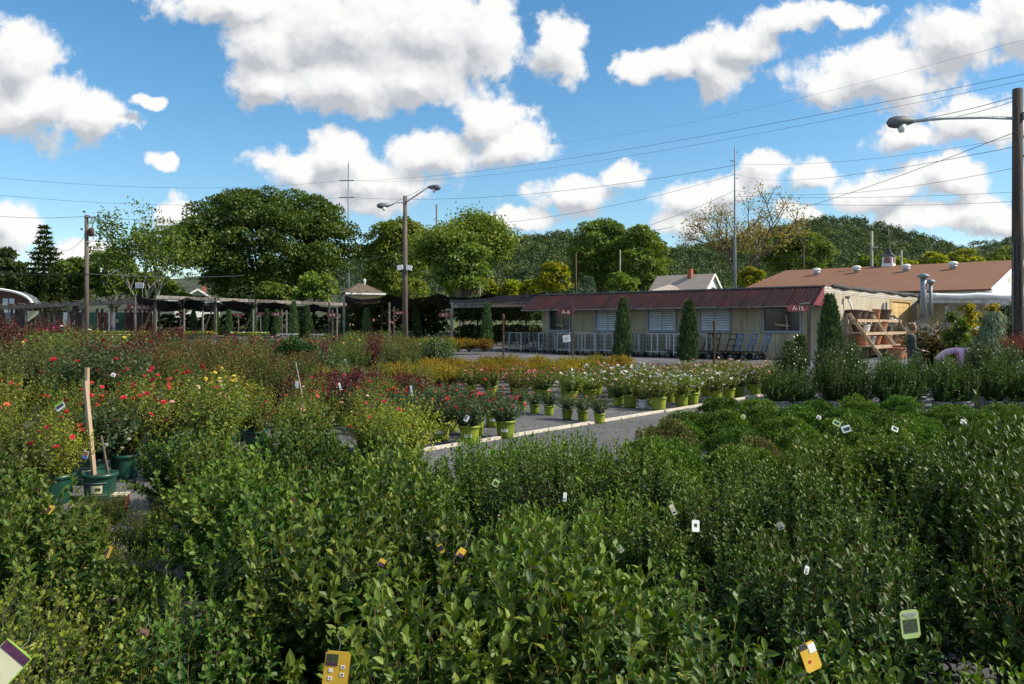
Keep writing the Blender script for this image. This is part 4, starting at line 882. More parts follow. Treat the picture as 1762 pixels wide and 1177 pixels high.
# ------------------------------------------------------------------ poles and wires
def pole(name, label, px, top, Y, r0, r1, mat, rad_n=10, cat='utility pole', group=None):
    z0 = terr(0, Y); o = empty(name, (X(px, Y), Y, z0), 0, label, cat, group); h = Z(top, Y) - z0
    MB().tube([(0,0,-.4),(0,0,h*.5),(0,0,h)], [r0,(r0+r1)/2,r1], rad_n).build('shaft', M[mat], o, smooth=True); return o, h
def lamp_arm(o, z, tip, droop, mat='galv', sag=.25):
    d = V(tip) - V((0,0,z)); mb = MB(); mb.tube([(0,0,z), V((0,0,z)) + d*.33 + V((0,0,sag*.5)), V((0,0,z)) + d*.7 + V((0,0,sag*.5)), V(tip)], .045, 6); a = mb.build('lamp_arm', M[mat], o, smooth=True)
    dn = V((d.x, d.y, 0)).normalized(); hd = MB(); s = V(tip)
    prof = [(0,.06),(.12,.10),(.35,.17),(.6,.19),(.78,.14),(.86,.04)]
    hd.tube([s + dn*t + V((0,0,-.10*t+.02)) for t, _ in prof], [q for _, q in prof], 10); h = hd.build('lamp_head', M['galvdark'], o, smooth=True)
    MB().tube([s + dn*.42 + V((0,0,-.14)), s + dn*.42 + V((0,0,-.34))], [.15,.07], 10).build('lens', M['paper'], h, smooth=True)
pr, hp = pole('utility_pole', 'thick dark wooden pole with long street lamp arm near the planter', 1751, 153, 24.0, .17, .14, 'poledark')
lz = Z(204, 24); lamp_arm(pr, lz, (X(1575, 24)-X(1751, 24), 0, Z(208, 24)), 0, 'galv', .12)
MB().bar((.1,-.1,lz-.06),(.1,-.1,lz+.16),.14,.1).bar((.3,-.05,Z(235,24)),(-.1,-.05,Z(238,24)),.08).build('bracket', M['galvdark'], pr); MB().bar((0,-.05,Z(270,24)),(.5,-.05,Z(268,24)),.07).build('crossarm', M['poledark'], pr)
MB().tube([(-.17,-.05,.3),(-.17,-.05,4.2)], .03, 5).build('ground_wire', M['galvdark'], pr)
pm, hm = pole('street_light', 'grey wooden pole carrying two street lamps above the shade cloth', 697, 337, 50.0, .19, .12, 'pole', cat='street light')
lamp_arm(pm, Z(353,50), (X(676,50)-X(697,50)-.1, -.3, Z(358,50)), 0); lamp_arm(pm, Z(352,50), (X(738,50)-X(697,50), -.5, Z(328,50)), 0, sag=0)
MB().tube([(0,0,hm-.1),(X(680,50)-X(697,50),-.2,Z(355,50)+.1)], .012, 4).tube([(0,0,hm-.1),(X(732,50)-X(697,50),-.3,Z(330,50)+.1)], .012, 4).build('stay_wire', M['wire'], pm)
for s in (-1, 1): MB().box((s*.28,-.2,Z(464,50)), (.34,.2,.3), Matrix.Rotation(.2*s,3,'Y')).build('flood_light', M['white'], pm)
pl, hl = pole('utility_pole', 'weathered utility pole with rusty transformer can at left', 149, 370, 55.0, .17, .13, 'pole')
MB().lathe([(0.01,0),(.16,.02),(.17,.5),(.13,.58),(0.01,.6)], 12, (.36,-.05,hl-1.5)).build('transformer', M['rust'], pl, smooth=True)
MB().bar((-.1,-.1,hl-.18),(.7,-.1,hl-.22),.06).bar((0,-.1,hl-1.95),(.3,-.1,hl-1.95),.06).build('crossarm', M['poledark'], pl); MB().tube([(.3,-.05,hl-1.0),(.55,-.05,hl-1.3),(.45,-.05,hl-1.8)], .015, 4).build('jumper_cable', M['wire'], pl)
ps, hs = pole('steel_pole', 'tall slim grey steel transmission pole behind the shed', 1264.5, 252, 104.0, .26, .07, 'steelpole', 12)
for z, dx in ((Z(300,104), -.7), (Z(283,104), .5), (Z(328,104), .5)): MB().bar((0,0,z),(dx,0,z+.25 if dx < 0 else z),.08).build('bracket', M['steelpole'], ps)
pf, hf = pole('transmission_pole', 'far transmission pole with two crossarms above the oak', 599.5, 280, 150.0, .26, .10, 'steelpole')
for py in (311, 340): MB().bar((X(584,150)-X(599.5,150),0,Z(py,150)-terr(0,150)),(X(609,150)-X(599.5,150),0,Z(py-.5,150)-terr(0,150)),.16).build('crossarm', M['pole'], pf)
for px, top, Y, r0, m_, lb in ((751,352,140,.16,'pole','distant dark pole standing behind the light green tree'), (991,437,100,.14,'rust','short reddish wooden pole above the shade cloth'), (1067,430,98,.10,'palebark','slim pale post in front of the round tree'), (1500,398,100,.20,'palebark','tall pale pole behind the brown roof with a stub arm'), (1551,431,102,.16,'palebark','short pale pole right of the cupola'), (1383,408,112,.12,'poledark','dark pole half hidden in the olive green tree')):
    o, h = pole('distant_pole', lb, px, top, Y, r0, r0*.8, m_)
    if px == 1500: MB().bar((0,-.1,h-2.0),(.75,-.1,h-2.0),.18).build('stub_arm', M['palebark'], o)
    if px == 1383: MB().bar((-.9,-.1,h-.3),(.9,-.1,h-.3),.12).build('crossarm', M['poledark'], o)
WN = 0
def wire(label, pts, sag, r=.02, seg=14):
    mb = MB(); path = []
    for a, b in zip(pts, pts[1:]):
        for i in range(seg + (b is pts[-1])):
            t = i/seg; p = V(a).lerp(V(b), t); p.z -= sag*4*t*(1-t); path.append(p)
    mb.tube(path, r, 3, False); o = mb.build('power_line', M['wire']); tag(o, label, 'power line', 'overhead power lines'); return o
def PW(px, py, Y): return P(px, py, Y)
wire('upper transmission line from the far crossarm pole up to the right corner', [PW(585,311,150), PW(1900,100,40)], 1.6, .018)
wire('second transmission line hugging the upper one to the right corner', [PW(609,311,150), PW(1900,110,41)], 2.0, .014)
wire('upper transmission line running left from the far crossarm pole', [PW(-60,300,110), PW(585,311,150)], 1.6, .024)
wire('lower transmission line running left from the far crossarm pole', [PW(-60,330,110), PW(585,340,150)], 1.6, .024)
wire('lower transmission line from the crossarm pole to the steel pole', [PW(609,340,150), PW(1266,284,104)], 1.8, .03)
wire('topmost faint line crossing the clouds towards the upper right border', [PW(950,247,160), PW(1900,30,60)], 1.5, .014)
wire('line from the steel pole top bracket to the right border', [PW(1266,282,104), PW(1900,205,62)], 1.2, .018)
wire('line from the steel pole middle bracket to the thick dark pole', [PW(1266,300,104), PW(1751,252,24.2)], .9, .012)
wire('line from the steel pole low bracket past the thick dark pole', [PW(1266,328,104), PW(1751,288,60)], 1.2, .018)
wire('long line from the street light pole to the steel pole middle bracket', [PW(760,390,120), PW(1264,300,104)], 1.4, .026)
wire('long low line from the maple to the steel pole base', [PW(840,438,120), PW(1264,328,104)], 2.0, .03)
wire('steep service line falling from the thick dark pole to the thinning tree', [PW(1745,228,24), PW(1170,395,75)], .8, .012)
wire('lamp feed line along the long street lamp arm', [PW(1751,165,24), PW(1580,206,24)], .05, .012)
wire('second lamp feed line above the street lamp arm', [PW(1751,172,24), PW(1560,212,24.4)], .12, .010)
wire('low line across the hill behind the cupola towards the thick pole', [PW(1290,440,110), PW(1800,424,100)], .5, .035)
wire('lower double line across the hill behind the roof vents', [PW(1290,452,110), PW(1800,428,102)], .6, .035)
wire('line over the hill crest right of the steel pole', [PW(1266,345,104), PW(1900,335,90)], .9, .026)
wire('upper pair line over the white clouds right of the steel pole', [PW(1266,338,104), PW(1900,320,90)], .6, .024)
wire('top line from the left utility pole to the left border', [PW(-60,364,70), PW(149,372,55)], .3, .018)
wire('top line from the left utility pole to the oak', [PW(149,372,55), PW(420,374,100)], .4, .02)
wire('low pale cable crossing the left trees to the oak', [PW(-60,464,60), PW(149,471,54.7), PW(420,474,85)], .2, .03)
wire('short service drop from the left utility pole to the pine', [PW(147,406,55), PW(100,427,90)], .6, .016)
wire('middle line across the oak from the left trees', [PW(190,425,130), PW(760,432,105)], .8, .02)
wire('bright cable crossing the ridge left of the round dense tree', [PW(840,425,112), PW(1160,390,108)], .6, .035)

# ------------------------------------------------------------------ shade structures
def net_mat():
    k = NM('black_shade_cloth'); k.rough(0.95); k.p.inputs['Specular IOR Level'].default_value = 0.1; k.col(k.ramp(k.noise(3, 5), [(0.35, (0.004,0.005,0.007)), (0.7, (0.013,0.015,0.021))]))
    tp = k.n('ShaderNodeBsdfTransparent'); mx = k.n('ShaderNodeMixShader'); mx.inputs[0].default_value = 0.07
    k.l(k.p.outputs[0], mx.inputs[1]); k.l(tp.outputs[0], mx.inputs[2]); k.l(mx.outputs[0], k.out.inputs[0]); return k.m
M['net'] = net_mat()
def net(parent, a, b, c, d, nu, nv, sag, seed):
    """a-b near edge, d-c far edge; sags between its supports"""
    r = np.random.default_rng(seed); vs = []; N1, N2 = nu*5, nv*5
    for i in range(N1+1):
        for j in range(N2+1):
            u, v = i/N1, j/N2; p = V(a).lerp(V(b), u).lerp(V(d).lerp(V(c), u), v)
            s = sag*(abs(math.sin(math.pi*u*nu))**.7*.6 + abs(math.sin(math.pi*v*nv))**.7*.6); p.z -= s; p.z += .03*r.normal(); vs.append(p)
    fs = [(i*(N2+1)+j, (i+1)*(N2+1)+j, (i+1)*(N2+1)+j+1, i*(N2+1)+j+1) for i in range(N1) for j in range(N2)]
    return MB().add(vs, fs).build('shade_cloth', M['net'], parent, smooth=True)
sa = empty('shade_house', (0,0,0), 0, 'black shade cloth house on posts between street light and shed', 'shade structure')
A0, A1, A2, A3 = PW(592,508,60), PW(938,502,53), PW(945,526,82), PW(600,528,86)
net(sa, A0, A1, A2, A3, 4, 3, .55, 1)
net(sa, PW(770,523,53), PW(930,519,51.5), PW(938,503,53.5), PW(775,516,55.5), 2, 1, .12, 2)
MB().bar(PW(780,526,53), PW(845,525,52.6), .09, .28).build('beam', M['oldwood'], sa); MB().bar(PW(846,524.8,52.5), PW(925,523.8,51.8), .09, .28).build('beam', M['wood'], sa)
for px, Y, t in ((778,53,522),(592,60,508),(657,64,520),(822,64,522),(868,66,524),(905,63,520),(640,84,530),(700,84,530),(845,60,520)):
    p = PW(px, t, Y); MB().bar((p.x,Y,terr(0,Y)-.2),(p.x,Y,p.z+.05), .14).build('post', M['oldwood'] if px in (778,592) else M['poledark'], sa)
p = PW(655,530,64); MB().bar((p.x,64,p.z+.2),(p.x+1.3,63.8,terr(0,64)), .13).build('brace', M['poledark'], sa)
p = PW(907,503,53.5); MB().bar((p.x,53.4,2.9),(p.x,53.4,p.z+.1),.1).build('peak_post', M['poledark'], sa)
sb = empty('timber_shade_frame', (0,0,0), 0, 'weathered timber shade frame with black cloth, left of the cream house', 'shade structure')
B0 = PW(268,511,62); B1 = PW(600,524,76)
net(sb, PW(234,509,60), B1 + V((0,0,-.05)), PW(625,533,98), PW(240,529,96), 5, 3, .5, 3)
n = 7
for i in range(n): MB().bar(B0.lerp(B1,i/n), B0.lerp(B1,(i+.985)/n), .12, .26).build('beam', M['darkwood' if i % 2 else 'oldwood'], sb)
for i, t in enumerate((0, .27, .47, .68, .88, 1)):
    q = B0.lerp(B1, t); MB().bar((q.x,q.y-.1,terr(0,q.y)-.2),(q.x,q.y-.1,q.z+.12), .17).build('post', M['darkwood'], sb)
    if i in (0,1,2): MB().bar((q.x-.1,q.y-.1,q.z-.5),(q.x-1.1,q.y-.2,terr(0,q.y)+.3), .12).build('brace', M['poledark'], sb)
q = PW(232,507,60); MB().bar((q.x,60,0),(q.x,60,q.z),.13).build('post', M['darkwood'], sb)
sc_ = empty('lath_house', (0,0,0), 0, 'long low weathered lath house across the far left', 'lath house')
Yl = 70.0
for r in range(2):
    Yr = Yl + 7*r
    for i in range(9):
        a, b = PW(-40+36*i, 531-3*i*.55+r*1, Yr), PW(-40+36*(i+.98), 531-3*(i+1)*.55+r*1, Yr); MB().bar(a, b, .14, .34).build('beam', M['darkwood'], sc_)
    for i in range(13):
        px = -30 + 24.5*i + (r*9); q = PW(px, 531, Yr); MB().bar((q.x,Yr+.1,terr(0,Yr)-.2),(q.x,Yr+.1,q.z), .16).build('post', M['darkwood' if i % 3 == 0 else 'poledark'], sc_)  # dark posts carry the shade below the lath in their colour
for i in range(16):
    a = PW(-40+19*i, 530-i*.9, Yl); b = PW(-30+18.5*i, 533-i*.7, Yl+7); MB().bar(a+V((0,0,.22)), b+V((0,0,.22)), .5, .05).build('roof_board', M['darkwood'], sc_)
a = PW(44,536,70.5); MB().add([a, a+V((1.6,0,.1)), a+V((.2,0,-.9))], [(0,1,2)]).build('torn_sheet', M['tangrass'] if False else M['creamtag'], sc_)
# back wall stalls with hanging goods seen under the lath house
st = empty('garden_stall', (0,0,0), 0, 'shaded stall front with coloured doors under the lath house', 'stall')
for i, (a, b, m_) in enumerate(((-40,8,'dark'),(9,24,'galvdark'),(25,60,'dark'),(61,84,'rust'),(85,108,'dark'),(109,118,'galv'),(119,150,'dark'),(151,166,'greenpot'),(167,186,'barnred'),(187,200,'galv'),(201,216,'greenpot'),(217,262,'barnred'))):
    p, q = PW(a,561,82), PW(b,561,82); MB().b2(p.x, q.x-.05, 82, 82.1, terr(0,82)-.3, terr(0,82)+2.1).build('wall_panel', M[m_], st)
MB().bar(PW(188,519,80), PW(300,518,80), 3, .18).build('roof', M['galv'], st)
bn = empty('banner', PW(241,529,68), 0, 'maroon banner with pale lettering hung at the timber shade frame', 'banner')
MB().box((0,0,0), (2.25,.03,.55)).build('cloth', M['maroon'], bn); txt('lettering', 'ANNUALS', .34, M['paper'], bn, (0,-.02,0), (math.pi/2,0,0))
bd = empty('price_board', (X(240,66),66,terr(0,66)), 0, 'white board on a thin post in front of the walnut trunks', 'sign'); zz_ = Z(491,66)-terr(0,66)
MB().box((0,0,zz_), (.68,.04,.46)).build('board', M['white'], bd); 
for i in range(2):
    for j in range(3): MB().box((-.16+.2*j,-.03,zz_+.1-.19*i), (.15,.01,.13)).build('mark', M['inkgrey'], bd)
MB().bar((-.25,.03,-.1),(-.25,.03,zz_+.2),.05).bar((.22,.03,-.1),(.22,.03,zz_),.05).build('post', M['oldwood'], bd)
# bed signs
def plaque(parent, w, h, loc, rot, text, ts):
    o = bpy.data.objects.new('plaque', None); COL.objects.link(o); o.parent = parent; o.location = loc; o.rotation_euler = rot
    c = h*.28; pts = [(-w/2+c,-h/2),(w/2-c,-h/2),(w/2-c*.7,-h/2+c*.6),(w/2,-h/2+c),(w/2,h/2-c),(w/2-c*.7,h/2-c*.6),(w/2-c,h/2),(-w/2+c,h/2),(-w/2+c*.7,h/2-c*.6),(-w/2,h/2-c),(-w/2,-h/2+c),(-w/2+c*.7,-h/2+c*.6)]
    n = len(pts); MB().add([(x,-.02,z) for x,z in pts]+[(x,.02,z) for x,z in pts], [tuple(range(n))[::-1], tuple(range(n,2*n))] + [(i,(i+1)%n,n+(i+1)%n,n+i) for i in range(n)]).build('board', M['maroon'], o)
    txt('lettering', text, ts, M['cream'], o, (0,-.026,-.01), (math.pi/2,0,0))
def bed_sign(label, px, top, Y, sy, dx, text, w=.78, h=.27, pw=.09, ry=0.0, mat='pole'):
    z0 = terr(0,Y); o = empty('bed_sign', (X(px,Y),Y,z0), 0, label, 'sign', 'bed number signs'); MB().bar((0,0,-.2),(0,0,Z(top,Y)-z0),pw).build('post', M[mat], o)
    plaque(o, w, h, (dx,-.09,Z(sy,Y)-z0), (0,0,ry), text, h*.95); return o
bed_sign('maroon plaque A-6 on a grey post before the left dark window', 986, 518, 40.5, 537, -.38, 'A-6', .80, .30, .10)
o = bed_sign('maroon plaque A-15 on a post at the right end of the awning', 1392, 504, 33.5, 530.5, -.50, 'A-15', .98, .27, .11, 0.12, 'poledark'); MB().bar((-.45,-.09,Z(523,33.5)),(0,-.09,Z(521,33.5)),.05).build('arm', M['oldwood'], o)
bed_sign('maroon plaque A-7 left of the shade house front post', 775, 533, 52.6, 542, -.38, 'A-7', .80, .28, .05)
bed_sign('maroon plaque A-8 between two pale posts left of the cream house', 572, 532, 58, 542, 0, 'A-8', .80, .28)
bed_sign('maroon plaque A-9 left of the tallest conical juniper', 485, 532, 60, 541, -.38, 'A-9', .80, .28)
bed_sign('maroon plaque A-11 beside the street light pole', 678, 528, 49, 538.5, .36, 'A-11', .66, .2)
for i, (px, t, Y) in enumerate(((493,534,61),(580,529,58.4),(670,520,49.4),(436,533,63),(349,534,62),(317,531,62))):
    o = empty('bed_post', (X(px,Y),Y,terr(0,Y)), 0, ['plain grey post right of the A-9 plaque','plain grey post right of the A-8 plaque','plain grey post left of the A-11 plaque','thin post left of the two junipers by the timber frame','thin post under the middle of the timber frame','thin post between the first two timber frame posts'][i], 'post'); MB().bar((0,0,-.2),(0,0,Z(t,Y)-terr(0,Y)),.09).build('post', M['oldwood'], o)
for px, sy, Y in ((410,542,66),(448,540,66),(310,541,66)):
    o = empty('bed_plaque', (X(px,Y),Y,terr(0,Y)), 0, {410:'faint red plaque under the timber frame, middle one',448:'faint red plaque beside the paired thin junipers',310:'faint red plaque left below the timber frame'}[px], 'sign'); plaque(o,.75,.27,(0,0,Z(sy,Y)-terr(0,Y)),(0,0,0),'A',.2); MB().bar((0,.06,0),(0,.06,Z(sy,Y)-terr(0,Y)),.06).build('post', M['oldwood'], o)
pp = empty('price_card', (X(975,40.2),40.2,0), 0, 'white tilted price card hanging before the grey carts', 'sign'); MB().box((0,0,Z(582.5,40.2)), (.38,.02,.34), Matrix.Rotation(-.12,3,'Y')).build('card', M['paper'], pp)
for i in range(3): MB().box((0,-.016,Z(580,40.2)-.06*i), (.22,.005,.018), Matrix.Rotation(-.12,3,'Y')).build('print_line', M['inkgrey'], pp)
MB().bar((.2,.1,0),(.2,.1,1.3),.03).build('stake', M['galvdark'], pp)
for px, t, b, Y, r, m_, lb in ((866,547,640,27,.032,'rust','tall thin rusty stake rising from the orange shrubs'), (1229,557,632,32,.045,'rust','thin rusty post before the last shuttered window')):
    o = empty('stake', (X(px,Y),Y,0), 0, lb, 'stake'); MB().tube([(0,0,-.1),(0,0,Z(t,Y))], r, 6).build('rod', M[m_], o)
    MB().lathe([(r*1.6,0),(r*1.6,.12),(.01,.16)], 8, (0,0,Z(t,Y)-.02)).build('cap', M[m_], o)

# ------------------------------------------------------------------ carts
def cart_proto(fm='galv'):
    o = empty('nursery_cart', (0,0,0)); w, l, h = .72, 1.05, 1.28
    MB().b2(-w/2,w/2,-l/2,l/2,.26,.29).build('deck', M['galvdark'], o)
    fr = MB()
    for s in (-1,1):
        for t in (-1,1): fr.bar((s*w/2,t*l/2,.16),(s*w/2,t*l/2,h),.045)
        fr.bar((s*w/2,-l/2,h),(s*w/2,l/2,h),.032).bar((s*w/2,-l/2,.3),(s*w/2,l/2,.3),.05)
    for t in (-1,1): fr.bar((-w/2,t*l/2,h),(w/2,t*l/2,h),.032).bar((-w/2,t*l/2,.3),(w/2,t*l/2,.3),.05)
    fr.build('frame', M[fm], o)
    m = MB()
    for z in (.55,.8,1.05):
        for t in (-1,1): m.bar((-w/2,t*l/2,z),(w/2,t*l/2,z),.018)
        m.bar((w/2,-l/2,z),(w/2,l/2,z),.018)
    for k in range(1,6): m.bar((w/2,-l/2+l*k/6,.3),(w/2,-l/2+l*k/6,h),.014)
    for k in range(1,4):
        for t in (-1,1): m.bar((-w/2+w*k/4,t*l/2,.3),(-w/2+w*k/4,t*l/2,h),.014)
    m.build('mesh_side', M['galvdark'], o)
    for s in (-1,1):
        for t in (-1,1):
            c = MB().tube([(s*w/2-.02,t*(l/2-.08),.09),(s*w/2+.02,t*(l/2-.08),.09)], .09, 12).bar((s*w/2,t*(l/2-.08),.1),(s*w/2,t*(l/2-.08),.25),.05).build('caster', M['tyre'], o)
    return o
def copy_tree(o, parent=None):
    c = o.copy(); COL.objects.link(c); c.parent = parent
    for ch in list(o.children): copy_tree(ch, c)
    return c
cart = cart_proto(); cart2 = cart_proto('galvdark'); rd = random.Random(12); ncart = 20
for i in range(ncart):
    o = cart if i == 0 else (cart2 if i == 5 else copy_tree(cart2 if i > 12 and i % 3 else cart))
    yl = 5.9 + (18.9-5.9)*i/(ncart-1) + rd.uniform(-.22,.22); p = shedpt(-1.75+rd.uniform(-.35,.35), yl); o.location = p; o.rotation_euler = (0,0,RZ+rd.uniform(-.3,.3))
    tag(o, 'grey wire nursery cart, %s from the %s of the row before the shed' % ((ORD[i], 'brown dollies end') if i < 11 else (ORD[ncart-1-i], 'far left end')), 'cart', 'grey nursery carts')
def dolly(label, loc, rz, mat, tilt):
    o = empty('flat_dolly', loc, rz, label, 'cart', 'flat hand trucks'); w, l = .75, 1.5
    MB().b2(-w/2,w/2,-l/2,l/2,.36,.41).build('deck', M['rust'], o)
    h = MB(); t = math.sin(tilt)*.95; z1 = .38+math.cos(tilt)*.95
    for s in (-1,1): h.tube([(s*w/2*.9,-l/2,.36),(s*w/2*.9,-l/2-t,z1)], .028, 6)
    for k in (.35,.7,1): h.tube([(-w/2*.9,-l/2-t*k,.36+(z1-.36)*k),(w/2*.9,-l/2-t*k,.36+(z1-.36)*k)], .026, 6)
    h.build('handle', M[mat], o, smooth=True)
    for s in (-1,1):
        for e in (-.6,.55):
            wl = MB().tube([(s*w/2-.04,e,.16),(s*w/2+.04,e,.16)], .16, 14).build('wheel', M['tyre'], o); MB().tube([(s*w/2-.045,e,.16),(s*w/2+.045,e,.16)], .08, 10).build('hub', M['galvdark'], wl); MB().bar((s*w/2*.9,e,.18),(s*w/2*.9,e,.38),.05).build('fork', M['rust'], wl)
    return o
for i, (px, off, mat, rz, tl) in enumerate(((1207,-1.6,'rust',.2,.25),(1222,-1.2,'rust',.0,.3),(1245,-1.7,'rust',.1,.2),(1262,-1.1,'rust',-.1,.3),(1282,-1.8,'bluep',.05,.3),(1300,-1.5,'bluep',.0,.32),(1318,-1.2,'bluep',.08,.35))):
    lb = ['rusty brown hand truck nearest the grey carts','rusty hand truck behind the conical juniper','rusty hand truck with worn handle before the last shuttered window','rusty hand truck next to the blue ones','blue handled hand truck, leftmost of the three','blue handled hand truck in the middle of the three','blue handled hand truck closest to the A-15 post'][i]
    dolly(lb, shedpt(off-.3, Ly(px)+.3), RZ+rz, mat, tl)

# ------------------------------------------------------------------ ladder shelves and clay pots by the side wall
potme = {}
def clay(mat, R, H, key):
    if key not in potme: potme[key] = pot_mesh('clay_pot', mat, R, H, .72, 14)
    return potme[key]
npot = 0
def shelf(label, x0, x1):
    o = empty('ladder_shelf', shedpt(x0, -.1), RZ, label, 'shelf', 'leaning pot shelves'); L = x1-x0
    for x in (0, L): MB().bar((x,-1.9,0),(x,-.25,2.35),.07,.16).build('leg', M['wood'], o); MB().bar((x,-.15,0),(x,-.15,2.35),.08).build('rear_leg', M['oldwood'], o)
    for z, d in ((.62,1.35),(1.32,.95),(2.0,.55)):
        for k in range(2): MB().b2(-.1, L+.1, -.12-d*(k+1)/2+.01, -.12-d*k/2-.01, z, z+.05).build('plank', M['wood'], o)
        MB().b2(-.1, L+.1, -.16-d, -.12-d, z-.09, z+.06).build('lip', M['wood'], o)
    MB().bar((-.1,-1.95,.05),(L+.5,-1.95,.05),.1).build('foot_rail', M['wood'], o)
    return o
shelf('left wooden ladder shelf of pots against the cream wall', Lx(1449), Lx(1487)-.15); shelf('right wooden ladder shelf of pots close to the electric meter', Lx(1487)+.15, Lx(1526))
def putpot(label, x, y, z, mat, R, H):
    o = empty('clay_pot', shedpt(x, y, z), RZ, label, 'pot', 'pots on the ladder shelves'); key = (mat, round(R,2), round(H,2)); obj('body', clay(mat, R, H, key), None, o)
    return o
xa, xb, xc = Lx(1449), Lx(1487), Lx(1526); W1 = xb-xa
rows_ = [(2.06,-.4,[('darkclay',.42,.5),('darkclay',.40,.48),('darkclay',.36,.45)],'top'), (1.38,-.6,[('darkclay',.32,.4),('whitepot',.3,.38),('darkclay',.3,.4)],'middle'), (.68,-.8,[('terra',.38,.5),('greypot',.36,.48),('terra',.34,.46)],'lower')]
for z, y, lst, nm in rows_:
    for i, (m_, R, H) in enumerate(lst): putpot('%s %s pot, %s from left on the %s plank of the left shelf' % ({'darkclay':'dark','whitepot':'pale','terra':'terracotta','greypot':'grey'}[m_], 'glazed' if m_ == 'darkclay' else 'clay', ORD[i], nm), xa + W1*(.18+.3*i), y, z, m_, R, H)
rows_ = [(2.06,-.4,[('terra',.22,.6),('darkclay',.45,.6)],'top'), (1.38,-.6,[('terra',.42,.6),('blackpot',.25,.35)],'middle'), (.68,-.8,[('terra',.45,.55),('darkclay',.4,.5),('terra',.35,.42)],'lower')]
for z, y, lst, nm in rows_:
    for i, (m_, R, H) in enumerate(lst): putpot('%s pot, %s from left on the %s plank of the right shelf' % ({'darkclay':'dark glazed','terra':'terracotta clay','blackpot':'small black'}[m_], ORD[i], nm), xb + (xc-xb)*(.2+.3*i), y, z, m_, R, H)
for i, (x, y, m_, R, H) in enumerate(((xa+.6,-2.5,'terra',.42,.6),(xa+1.7,-2.4,'terra',.38,.7),(xb+.5,-2.3,'terra',.5,.75),(xb+2.2,-2.5,'terra',.45,.6),(xc+.5,-1.8,'blackpot',.5,.85),(xc+1.9,-2.3,'blackpot',.45,.9))):
    putpot(['terracotta pot on the ground under the left shelf','tall terracotta jar on the ground beside the left shelf','large terracotta urn between the two shelves','terracotta pot on the ground under the right shelf','black bin shaped pot right of the shelves','tall black pot before the pale cabinet'][i], x, y, 0.0, m_, R, H)

# ------------------------------------------------------------------ raised planter, potting benches
pl_ = empty('raised_planter', (X(1745,19.5),19.5,0), .08, 'grey wooden raised planter full of red grass at the right border', 'planter')
for i in range(3): MB().b2(-.42,1.6,-.40,-.36,.52+.105*i,.62+.105*i).build('side_board', M['oldwood'], pl_)
for i in range(3): MB().b2(-.42,-.38,-.36,.5,.52+.105*i,.62+.105*i).build('end_board', M['oldwood'], pl_)
for x, y in ((-.40,-.42),(.55,-.42),(1.5,-.42),(-.40,.48)): MB().bar((x,y,0),(x,y,.86),.09).build('leg', M['oldwood'], pl_)
MB().b2(-.48,1.65,-.46,-.34,.845,.88).build('rim', M['oldwood'], pl_); MB().b2(-.37,1.6,-.35,.5,.74,.80).build('soil', M['soil'], pl_)
def grass_mesh(name, mat, seed, n, R, H, w=.008, bend=.5, box=None):
    r = np.random.default_rng(seed); a = r.random(n)*6.283; q = np.sqrt(r.random(n))*R
    Pp = np.stack([q*np.cos(a)*.5, q*np.sin(a)*.5, np.zeros(n)], -1)
    if box: Pp = np.stack([r.uniform(box[0],box[1],n), r.uniform(box[2],box[3],n), np.zeros(n)], -1)
    D = nrm(np.stack([np.cos(a)*.35*r.random(n), np.sin(a)*.35*r.random(n), np.ones(n)], -1)); U = nrm(np.stack([-np.cos(a), -np.sin(a), .3*np.ones(n)], -1))
    return leaves(name, Pp, D, U, H*(.55+.5*r.random(n)), w, M[mat], 2, r.random(n), None, bend*.6, .05)
tag(obj('grass', grass_mesh('grass', 'redgrass', 4, 900, 1, .75, .012, .3, (-.36,1.6,-.34,.5)), None, pl_, (0,0,.79)), kind='stuff'); tag(obj('grass', grass_mesh('grass', 'mixed', 5, 700, 1, .48, .012, .3, (-.36,1.6,-.34,.5)), None, pl_, (0,0,.79)), kind='stuff')

# ------------------------------------------------------------------ people
def skin_body(verts, edges, radii, name):
    me = bpy.data.meshes.new(name); me.from_pydata(verts, edges, []); o = bpy.data.objects.new(name, me); COL.objects.link(o)
    md = o.modifiers.new('skin', 'SKIN'); sv = me.skin_vertices[0].data
    for i, r in enumerate(radii): sv[i].radius = r if isinstance(r, tuple) else (r, r); 
    sv[0].use_root = True; md.use_smooth_shade = True; s = o.modifiers.new('sub', 'SUBSURF'); s.levels = 2; s.render_levels = 2
    dg = bpy.context.evaluated_depsgraph_get(); ev = o.evaluated_get(dg); m2 = bpy.data.meshes.new_from_object(ev); bpy.data.objects.remove(o); return m2
M['skin'] = simple('skin', (0.42,0.24,0.17), (0.50,0.30,0.22), 20, 0.5); M['hair'] = simple('light_brown_hair', (0.13,0.075,0.035), (0.30,0.19,0.10), 40, 0.5, (1,1,4)); M['greyhair'] = simple('white_hair', (0.5,0.49,0.47), (0.66,0.65,0.63), 40, 0.5)
M['jacket'] = simple('dark_green_jacket', (0.028,0.036,0.03), (0.05,0.06,0.05), 8, 0.85, bump=.3); M['pinkshirt'] = simple('pink_cotton', (0.58,0.32,0.48), (0.70,0.46,0.58), 7, 0.85, bump=.3); M['jeans'] = simple('grey_trousers', (0.12,0.12,0.13), (0.19,0.19,0.20), 9, 0.85); M['shoe'] = M['blackpot']
def person_from(mesh, mats, rule, loc, rz, label, extra):
    o = empty('person', loc, rz, label, 'person')
    for m_ in mats: mesh.materials.append(M[m_])
    mesh.polygons.foreach_set('material_index', np.array([rule(p.center) for p in mesh.polygons], np.int32)); mesh.update(); obj('body', mesh, None, o)
    for nm, mb, m_ in extra: mb.build(nm, M[m_], o, smooth=True)
    return o
